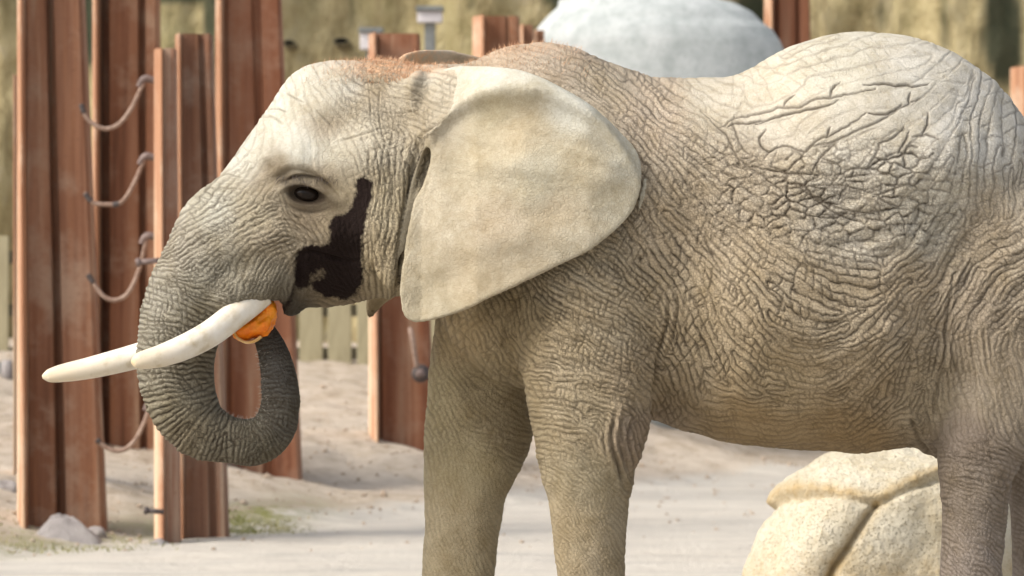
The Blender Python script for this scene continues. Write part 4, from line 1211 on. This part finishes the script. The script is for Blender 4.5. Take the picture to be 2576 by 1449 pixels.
# ------------------------------------------------------------------ rusty posts
def post(d, left, right_top, right_bot, top_py, profile, mat, label, base_py=None, group=None, yaw=0.30):
    """steel pile: traced left and right edges (photo px) at distance d; profile = list of (u 0..1 across, depth m towards the back)"""
    Y = d - CAM_D
    k = d / FPX
    xl, xt, xb = [(q - 1288) * k for q in (left, right_top, right_bot)]
    x_mid = (xl + xb) / 2
    z0 = float(ground_z(x_mid, Y, False)) - 0.35
    z1 = CAM_H - (top_py - 724.5) * k
    zb = CAM_H - (1355 - 724.5) * k if base_py is None else CAM_H - (base_py - 724.5) * k
    root = empty('steel_post', (xl, Y, z0))
    tag(root, label, 'post', group)
    def width(z):                      # width runs out towards the foot
        zt = CAM_H + 724.5 * k
        return (xb - xl) + (xt - xb) * (z - zb) / (zt - zb)
    levels = np.linspace(z0, z1, 9)
    def shell(name, prof, closed_prof):
        V, F = [], []
        n = len(closed_prof)
        for z in levels:
            w = width(z)
            for (u, dep) in closed_prof:
                V.append((u * w, dep + yaw * 0.0, z - z0))
        for i in range(len(levels) - 1):
            for j in range(n):
                F.append((i * n + j, i * n + (j + 1) % n, (i + 1) * n + (j + 1) % n, (i + 1) * n + j))
        F.append(tuple(range(n))[::-1]); F.append(tuple(range((len(levels) - 1) * n, len(levels) * n)))
        me = bpy.data.meshes.new(name)
        me.from_pydata(V, [], F)
        bm = bmesh.new(); bm.from_mesh(me)
        bmesh.ops.recalc_face_normals(bm, faces=bm.faces)
        es = [e for e in bm.edges if len(e.link_faces) == 2 and e.calc_face_angle(0) > 0.5]
        bmesh.ops.bevel(bm, geom=es, offset=0.006, segments=2, affect='EDGES')
        bm.to_mesh(me); bm.free()
        return link(name, me, mat, root, smooth=False)
    fl, web = profile
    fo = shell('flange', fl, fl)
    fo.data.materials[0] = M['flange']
    shell('web', web, web)
    return root, xl, Y, k
RU = M['rust']
# cross sections (u, depth): a lit flange plate standing at the left, and the folded pile face behind and right of it
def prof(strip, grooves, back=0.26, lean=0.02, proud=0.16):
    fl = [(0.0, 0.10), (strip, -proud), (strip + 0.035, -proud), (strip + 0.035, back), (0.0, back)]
    web = [(strip + 0.04, 0.0)]
    for (u0, u1, dep) in grooves:
        web += [(u0, 0.0 + lean), (u0 + 0.03, dep), (u1 - 0.03, dep), (u1, lean * 0.5)]
    web += [(0.97, 0.0), (1.0, 0.05), (1.0, back), (strip + 0.04, back)]
    return fl, web
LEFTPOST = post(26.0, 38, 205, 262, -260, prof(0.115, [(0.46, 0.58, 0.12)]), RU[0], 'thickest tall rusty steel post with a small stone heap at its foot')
post(27.6, 33, 60, 62, 190, prof(0.3, []), RU[4], 'rusty steel post mostly hidden behind the thickest tall post', base_py=1320)
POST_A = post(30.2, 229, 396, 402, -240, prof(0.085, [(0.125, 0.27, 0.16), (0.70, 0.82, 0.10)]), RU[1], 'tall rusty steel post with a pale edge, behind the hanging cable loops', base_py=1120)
POST_B = post(25.6, 384, 440, 452, 121, prof(0.42, [], 0.12, 0.02, 0.10), RU[4], 'narrow short weathered post that holds the ends of the cable loops', base_py=1352)
post(26.0, 437, 527, 572, 84, prof(0.17, [(0.66, 0.82, 0.06)], 0.22, 0.02, 0.08), RU[2], 'short grey-brown weathered post beside the narrow cable post', base_py=1350)
post(30.0, 539, 704, 752, -240, prof(0.10, [(0.16, 0.20, 0.05), (0.56, 0.70, 0.07)]), RU[3], 'tall rusty steel post seen through the loop of the curled trunk', base_py=1100)
post(32.6, 926, 1052, 1092, 84, prof(0.13, [(0.17, 0.22, 0.05)]), RU[3], 'rusty steel post between jaw and front leg, with a dark bolt', base_py=1095)
post(36.0, 1188, 1306, 1326, 40, prof(0.22, [(0.70, 0.80, 0.05)]), RU[1], 'rusty post top showing over the neck, close to the pale boulder', base_py=1060)
post(37.0, 1306, 1341, 1350, 62, prof(0.25, []), RU[0], 'narrow rusty post top stepping down beside the pale boulder', base_py=1060)
post(36.2, 1341, 1369, 1375, 76, prof(0.3, []), RU[0], 'smallest rusty post top touching the edge of the pale boulder', base_py=1060)
post(42.0, 1926, 2038, 2056, -240, prof(0.10, [(0.14, 0.30, 0.12), (0.66, 0.76, 0.08)]), RU[3], 'tall rusty orange post rising behind the pale boulder', base_py=1000)
post(40.0, 2549, 2660, 2680, 168, prof(0.2, [(0.5, 0.62, 0.06)]), RU[4], 'rusty post cut off short behind the elephant rump', base_py=1000)

def tube_mesh(pts, radii, ring=10, name='tube'):
    p = np.asarray(pts, float); n = len(p)
    V, F = [], []
    ref = Vector((0, 1, 0))
    for i in range(n):
        t = Vector(p[min(i + 1, n - 1)] - p[max(i - 1, 0)]).normalized()
        a = t.cross(ref)
        a = a.normalized() if a.length > 1e-4 else Vector((1, 0, 0))
        b = t.cross(a)
        for k in range(ring):
            an = 2 * math.pi * k / ring
            V.append(Vector(p[i]) + (a * math.cos(an) + b * math.sin(an)) * radii[i])
    for i in range(n - 1):
        for k in range(ring):
            F.append((i * ring + k, i * ring + (k + 1) % ring, (i + 1) * ring + (k + 1) % ring, (i + 1) * ring + k))
    F.append(tuple(range(ring))[::-1]); F.append(tuple(range((n - 1) * ring, n * ring)))
    me = bpy.data.meshes.new(name)
    me.from_pydata(V, [], F)
    return me

# ------------------------------------------------------------------ cable loops between the first and the narrow post
def cable(path, label, bulb=True, tape=()):
    d = 25.75; Y = d - CAM_D
    p0 = PV(path[0][0], path[0][1], Y)
    root = empty('cable_loop', p0)
    tag(root, label, 'cable', 'cable loops strung between two posts')
    pts = catmull([tuple(PV(a, b, Y) - p0) for a, b in path], 8, False)
    pts[:, 1] = np.linspace(-0.02, 0.0, len(pts))
    link('cable', tube_mesh(pts, [0.0145] * len(pts)), M['cable'], root)
    if bulb:
        e = Vector(pts[-1])
        b = [e + Vector((-0.035, 0, -0.035)), e + Vector((-0.015, 0, 0.0)), e + Vector((0.012, 0, 0.018)), e + Vector((0.05, 0, 0.012)), e + Vector((0.11, 0, 0.0))]
        link('clamp', tube_mesh(catmull([tuple(q) for q in b], 5, False), np.interp(np.linspace(0, 1, 21), [0, .25, .55, .8, 1], [.017, .023, .026, .021, .017])), M['fitting'], root)
    for (i0, i1) in tape:  # real tape on the kinked loop; elsewhere dark bands paint shaded cable ends
        n = len(pts) - 1
        s = pts[int(i0 * n):int(i1 * n) + 1]
        link('tape_shade_band', tube_mesh(s, [0.018] * len(s)), M['dark_metal'], root)
cable([(205,262),(216,292),(235,312),(262,324),(290,318),(315,296),(340,255),(362,205)], 'uppermost cable loop, sagging freely between the two posts', True, [(0, .12)])
cable([(214,484),(224,500),(238,511),(268,515),(300,512),(322,490),(345,445),(364,400)], 'kinked cable loop with black tape bands, second from the top', True, [(.05, .22), (.50, .58)])
cable([(222,690),(238,715),(262,746),(290,755),(318,742),(340,705),(358,650),(368,600)], 'third cable loop down, above the tusk tips', True, [(0, .14)])
cable([(244,1105),(262,1122),(290,1134),(320,1127),(345,1100),(364,1060),(378,1020)], 'lowest cable loop, hanging under the tusks beside the trunk', True, [(0, .1)])

def stub(px0, py0, px1, py1, d, r, label, mat='dark_metal'):
    Y = d - CAM_D
    a, b = PV(px0, py0, Y), PV(px1, py1, Y)
    root = empty('steel_peg', a)
    tag(root, label, 'peg')
    m = (b - a)
    link('shaft', tube_mesh([(0, 0, 0), tuple(m * 0.5), tuple(m)], [r * 0.8, r * 0.8, r * 0.8]), M[mat], root)
    link('head', tube_mesh([tuple(m * -0.12), (0, 0, 0), tuple(m * 0.12)], [r * 1.1, r * 1.35, r * 1.1]), M[mat], root)
stub(348, 660, 402, 655, 25.45, 0.022, 'grey steel peg sticking out of the narrow post below the second loop', 'fitting')
stub(368, 1284, 412, 1288, 25.45, 0.02, 'dark peg low down on the narrow post near the ground')
def bolt():
    Y = 32.25 - CAM_D
    c = PV(1058, 940, Y)
    root = empty('shackle_bolt', c)
    tag(root, 'dark bolt on the post between jaw and front leg', 'bolt')
    link('plate', tube_mesh([(0, .1, 0), (0, .02, 0), (0, 0, 0)], [.075, .075, .06], 14), M['dark_metal'], root)
    link('nut', tube_mesh([(0, .01, 0), (0, -.06, 0), (0, -.075, 0)], [.042, .042, .03], 6), M['fitting'], root)
    link('shackle', tube_mesh(catmull([(-.03, -.04, .05), (-.05, -.05, .18), (-.07, -.03, .30), (-.085, 0.04, .36)], 5, False), [.019] * 16), M['cable'], root)
bolt()

# ------------------------------------------------------------------ boulder, lower rock, stones
def boulder():
    Y = 38.0 - CAM_D; k = 38.0 / FPX
    cx = (1655 - 1288) * k
    rows = [(-8, 1655, 6), (-5, 1640, 110), (5, 1600, 195), (20, 1632, 228), (40, 1640, 258), (60, 1640, 276), (80, 1646, 296), (110, 1650, 312), (140, 1654, 320), (180, 1657, 328), (260, 1662, 340), (400, 1668, 352), (600, 1672, 348), (780, 1668, 325), (920, 1660, 285), (1020, 1655, 235), (1100, 1650, 180)]
    zr = [CAM_H - (r[0] - 724.5) * k for r in rows]
    nring, nlev = 96, 90
    t = np.linspace(0, 1, nlev) ** 2.2
    pys = -8 + t * 1108
    ra = np.interp(pys, [r[0] for r in rows], [r[2] * k for r in rows]); cxs = np.interp(pys, [r[0] for r in rows], [(r[1] - 1288) * k for r in rows])
    cxs[:3] = cxs[3]
    an = np.linspace(0, 2 * np.pi, nring, endpoint=False)
    Xv = cxs[:, None] + ra[:, None] * np.cos(an)[None]; Yv = Y + 0.92 * ra[:, None] * np.sin(an)[None]; Zv = np.repeat((CAM_H - (pys - 724.5) * k)[:, None], nring, 1)
    v = np.stack([Xv, Yv, Zv], -1).reshape(-1, 3)
    i = np.arange(nlev * nring).reshape(nlev, nring); j = np.roll(i, -1, 1)
    f = np.stack([i[:-1], i[1:], j[1:], j[:-1]], -1).reshape(-1, 4)
    nn = (0.03 + 0.13 * sm((3.3 - v[:, 2]) / 1.5)) * fbm(v[:, 0] * 1.1, v[:, 1] * 1.1, v[:, 2] * 1.1, 131, 4)
    c = np.array([cx, Y, 2.0])
    dirv = (v - c) / np.linalg.norm(v - c, axis=1)[:, None]
    v = v + dirv * nn[:, None]
    base = np.array([cx, Y, 0.6])
    o = link('boulder', mesh_np('boulder', v - base, f), M['boulder'])
    o.location = base
    tag(o, 'huge smooth pale grey boulder rising behind the elephant back', 'boulder')
boulder()

def low_rock():
    Y = 5.0; k = (CAM_D + Y) / FPX
    c = PV(2180, 1500, Y); c.z = 0
    root = empty('sculpted_rock', c)
    tag(root, 'low sand coloured rock with a ledge and cracks, under the belly', 'rock')
    q = lambda a, b: ((a - 1288) * k - c.x, CAM_H - (b - 724.5) * k)
    fd = Field((-0.95, -0.75, -0.12), (0.95, 0.75, 1.0), 0.010)
    sil = [(1944,1268),(1940,1290),(1905,1350),(1872,1449),(1858,1560),(1860,1650),(2570,1650),(2580,1500),(2560,1350),(2525,1240),(2510,1180),(2440,1142),(2340,1126),(2250,1124),(2150,1130),(2080,1152),(2015,1195),(1965,1238)]
    d = -poly_sdf(np.array([q(*p) for p in catmull(sil, 6)]), fd.X2, fd.Z2)
    R = 0.30
    E = blur2(np.clip(1 - d / R, 0, None).astype(np.float32), 6)
    fd.slab(E, np.full_like(E, 0.52), np.zeros_like(E), R, 0.01)
    v, f = fd.mesh()
    v = laplace(v, f, 2)
    nr = normals(v, f)
    gx = 1288 + (v[:, 0] + c.x) * FPX / (CAM_D + Y + v[:, 1]); gy = 724.5 - (v[:, 2] - CAM_H) * FPX / (CAM_D + Y + v[:, 1])
    gx = gx + 5 * vnoise(v[:, 0] * 6, v[:, 1] * 6, v[:, 2] * 6, 143); gy = gy + 5 * vnoise(v[:, 0] * 6, v[:, 1] * 6, v[:, 2] * 6, 144)
    front = sm((0.5 - nr[:, 1]) / 0.3)
    led = catmull([(1900,1300),(1944,1274),(1966,1254),(2020,1242),(2100,1244),(2180,1256),(2230,1250),(2300,1222),(2370,1196),(2460,1180),(2560,1175)], 6, False)
    ly = np.interp(gx, led[:, 0], led[:, 1])
    up = sm((ly - gy + 5) / 9.0)
    dd = 0.036 * up * np.exp(-np.clip(ly - gy - 22, 0, 999) / 60.0) - 0.022 * np.exp(-((gy - ly - 9) / 7.0) ** 2)
    cr = line_dist(catmull([(2200,1270),(2180,1300),(2150,1345),(2118,1400),(2090,1449),(2070,1520),(2060,1640)], 5, False), gx, gy)
    dd += -0.050 * np.exp(-(cr / 9.0) ** 2) * (1 - up) + 0.03 * (1 - up) * np.exp(-((cr - 70) / 60.0) ** 2)
    dd *= front
    dd += 0.010 * fbm(v[:, 0] * 7, v[:, 1] * 7, v[:, 2] * 7, 141, 4) + 0.004 * vnoise(v[:, 0] * 60, v[:, 1] * 60, v[:, 2] * 60, 142)
    v = v + nr * dd[:, None]
    rme = mesh_np('stone_mass', v, f)
    och = 0.8 * np.exp(-((gy - ly + 6) / 13.0) ** 2) + 0.6 * np.exp(-(cr / 20.0) ** 2) * (1 - up) + 0.45 * sm((gy - 1340) / 120.0)
    attr(rme, 'ochre', np.clip(och, 0, 0.9))
    link('stone_mass', rme, M['rock'], root)
low_rock()

def stone(px, py, d, r, label, seed, mat='stone', peak=0.2):
    Y = d - CAM_D
    x = (px - 1288) * d / FPX
    bm = bmesh.new()
    bmesh.ops.create_icosphere(bm, subdivisions=4, radius=1)
    me = bpy.data.meshes.new('stone'); bm.to_mesh(me); bm.free()
    co = np.zeros(len(me.vertices) * 3, np.float32); me.vertices.foreach_get('co', co); co = co.reshape(-1, 3)
    n = 1 + 0.28 * fbm(co[:, 0] * 1.3, co[:, 1] * 1.3, co[:, 2] * 1.3, seed, 4)
    co = co * n[:, None]
    co[:, :2] *= (1 - peak * np.clip(co[:, 2:3], -0.3, 1.0))
    co = co * np.array(r)
    me.vertices.foreach_set('co', co.astype(np.float32).ravel()); me.update()
    o = link('stone', me, M[mat])
    o.location = (x, Y, float(ground_z(x, Y)) - r[2] * 0.18)
    return tag(o, label, 'stone')
stone(165, 1345, 25.55, (0.24, 0.14, 0.19), 'pointed grey stone heap leaning against the foot of the thickest post', 151, peak=0.62)
stone(236, 1350, 25.8, (0.09, 0.08, 0.07), 'small brown stone at the right foot of the thickest post', 152)
stone(400, 1352, 25.4, (0.07, 0.06, 0.035), 'small stone at the foot of the narrow post', 153)
stone(20, 1335, 26.8, (0.10, 0.08, 0.07), 'small stone lying on the sand left of the thickest post', 154)
stone(745, 985, 33.0, (0.08, 0.06, 0.03), 'flat stone on the sandy bank behind the trunk', 155)

# ------------------------------------------------------------------ plank fence at the head of the bank, boxes on the wall
def fence():
    Y = 41.5 - CAM_D; k = 41.5 / FPX
    x0 = (-260 - 1288) * k
    root = empty('plank_fence', (x0, Y, 0.4))
    tag(root, 'pale plank fence standing along the top of the sandy bank', 'fence')
    w, gap = 58 * k, 14 * k
    bm = bmesh.new()
    bmesh.ops.create_cube(bm, size=1)
    for vv in bm.verts:
        vv.co = Vector((vv.co.x * w, vv.co.y * 0.04, (vv.co.z + 0.5) * 1.75))
    bmesh.ops.bevel(bm, geom=bm.edges[:], offset=0.008, segments=1, affect='EDGES')
    me = bpy.data.meshes.new('plank'); bm.to_mesh(me); bm.free()
    me.materials.append(M['board'])
    n = 30
    for i in range(n):
        o = bpy.data.objects.new('plank', me); COL.objects.link(o); o.parent = root
        o.location = ((i + 0.5) * (w + gap), random.uniform(-.01, .01), random.uniform(-.03, .03))
        o.rotation_euler = (0, random.uniform(-.006, .006), 0)
    for z in (0.55, 1.0, 1.55):
        bm = bmesh.new(); bmesh.ops.create_cube(bm, size=1)
        for vv in bm.verts:
            vv.co = Vector(((vv.co.x + 0.5) * n * (w + gap), vv.co.y * 0.05 + 0.05, vv.co.z * 0.13 + z))
        me2 = bpy.data.meshes.new('rail'); bm.to_mesh(me2); bm.free()
        link('rail', me2, M['board_dark'], root, smooth=False)
fence()

def box_mesh(name, lo, hi, bev=0.01):
    bm = bmesh.new(); bmesh.ops.create_cube(bm, size=1)
    for vv in bm.verts:
        vv.co = Vector([lo[i] + (vv.co[i] + 0.5) * (hi[i] - lo[i]) for i in range(3)])
    bmesh.ops.bevel(bm, geom=bm.edges[:], offset=bev, segments=2, affect='EDGES')
    me = bpy.data.meshes.new(name); bm.to_mesh(me); bm.free()
    return me
def sign_box(px0, px1, py0, py1, d, label, pole=True):
    Y = d - CAM_D; k = d / FPX
    cx = ((px0 + px1) / 2 - 1288) * k; hw = (px1 - px0) / 2 * k
    zt, zb = CAM_H - (py0 - 724.5) * k, CAM_H - (py1 - 724.5) * k
    zg = float(ground_z(cx, Y, False))
    root = empty('feeder_box', (cx, Y, zg))
    tag(root, label, 'box')
    link('box', box_mesh('box', (-hw, -.12, zb - zg), (hw, .12, zt - zg)), M['white'], root, smooth=False)
    link('lid', box_mesh('lid', (-hw * 1.12, -.17, zt - zg - .005), (hw * 1.12, .17, zt - zg + .05)), M['grey'], root, smooth=False)
    if pole:
        link('pole', box_mesh('pole', (-.06, -.05, -.2), (.06, .05, zb - zg + .02)), M['grey'], root, smooth=False)
sign_box(1050, 1113, 28, 58, 45.0, 'white box on a grey pole before the rock wall')
sign_box(906, 962, 82, 126, 45.2, 'lilac white box with grey lid, beside the post top behind the head')
def hole(px, py, rx, ry, label):
    d = CAM_D + WALL_Y - 0.75; Y = d - CAM_D; k = d / FPX
    root = empty('wall_vent', PV(px, py, Y))
    tag(root, label, 'vent', 'dark vents in the rock wall')
    ring = [(math.cos(a) * rx * k, math.sin(a) * ry * k) for a in np.linspace(0, 2 * math.pi, 20, endpoint=False)]
    V = [(x * 1.15, 0, z * 1.25) for x, z in ring] + [(x, -.05, z) for x, z in ring] + [(x * .85, .02, z * .75) for x, z in ring] + [(x * 1.15, 1.3, z * 1.25) for x, z in ring]
    F = []
    for i in range(20):
        j = (i + 1) % 20
        F += [(i, j, 20 + j, 20 + i), (20 + i, 20 + j, 40 + j, 40 + i), (60 + i, 60 + j, j, i)]
    me = bpy.data.meshes.new('rim'); me.from_pydata(V, [], F)
    link('rim', me, M['board_dark'], root)
    me = bpy.data.meshes.new('opening'); me.from_pydata([(x * .86, .015, z * .76) for x, z in ring], [], [tuple(range(20))])
    link('opening', me, M['black'], root, smooth=False)
hole(727, 108, 14, 7, 'smaller dark oval vent in the rock wall, beside the tall post')
hole(858, 103, 18, 8, 'wider dark oval vent in the rock wall above the forehead')

# pipe lying at the left, behind the posts
def pipe():
    d = 36.0; Y = d - CAM_D
    root = empty('grey_pipe', PV(-60, 945, Y))
    tag(root, 'thick grey pipe lying behind the thickest post', 'pipe')
    L = 120 * d / FPX
    link('barrel', tube_mesh([(-1.5, 0, 0), (0, 0, 0), (L * 0.6, 0, 0)], [.12] * 3, 20), M['grey'], root)
    link('collar', tube_mesh([(L * 0.6 - .02, 0, 0), (L * 0.6 + .06, 0, 0), (L * .6 + .07, 0, 0)], [.14, .14, .11], 20), M['stone'], root)
pipe()

# ------------------------------------------------------------------ sparse grass along the edge of the apron
def grass():
    pts, dirs, lens = [], [], []
    for (cx, d0, sx, sd, n) in [(640, 26.9, 60, 0.25, 260), (700, 27.2, 40, 0.2, 160), (150, 24.9, 120, 0.15, 220), (600, 26.9, 30, 0.3, 120), (330, 25.6, 60, 0.3, 90), (20, 25.5, 30, 0.5, 60), (590, 27.4, 25, 0.3, 60)]:
        for _ in range(n):
            d = d0 + random.gauss(0, sd); px = cx + random.gauss(0, sx)
            x, y = (px - 1288) * d / FPX, d - CAM_D
            pts.append((x, y, float(ground_z(x, y)) - 0.005))
            dirs.append((random.gauss(0, .7), random.gauss(0, .7), 1)); lens.append(random.uniform(.02, .055))
    o = blades('grass', pts, dirs, lens, .004, M['grass'], None, (0, 0, 0), 0.8)
    tag(o, 'sparse yellow green grass along the edge of the hard ground', 'grass', kind='stuff')
grass()

# ------------------------------------------------------------------ loose pebbles and clods on the bank
def pebbles():
    V, F = [], []
    for _ in range(3200):
        d = random.uniform(24.5, 40); px = random.uniform(-60, 2600)
        x, y = (px - 1288) * d / FPX, d - CAM_D
        if berm_t(x, y) < -0.1 and random.random() > 0.12:
            continue
        z = float(ground_z(x, y)); r = random.uniform(0.006, 0.022) * (1.0 if random.random() < 0.93 else 1.9)
        i = len(V); a = random.uniform(0, 6.28)
        for (ux, uy, uz) in ((1, 0, 0), (0, 1, 0), (-1, 0, 0), (0, -1, 0), (0, 0, .7), (0, 0, -.7)):
            k = r * random.uniform(0.7, 1.3)
            V.append((x + k * (ux * math.cos(a) - uy * math.sin(a)), y + k * (ux * math.sin(a) + uy * math.cos(a)), z + r * 0.25 + k * uz))
        F += [(i, i + 1, i + 4), (i + 1, i + 2, i + 4), (i + 2, i + 3, i + 4), (i + 3, i, i + 4), (i + 1, i, i + 5), (i + 2, i + 1, i + 5), (i + 3, i + 2, i + 5), (i, i + 3, i + 5)]
    me = bpy.data.meshes.new('gravel'); me.from_pydata(V, [], F)
    o = link('gravel', me, M['clod'], smooth=False)
    tag(o, 'loose clods and pebbles scattered over the sandy bank', 'gravel', kind='stuff')
M['clod'] = mat_simple('sand_clod', (0.30, 0.23, 0.17), (0.50, 0.41, 0.32), 2.0, 0.95)
pebbles()
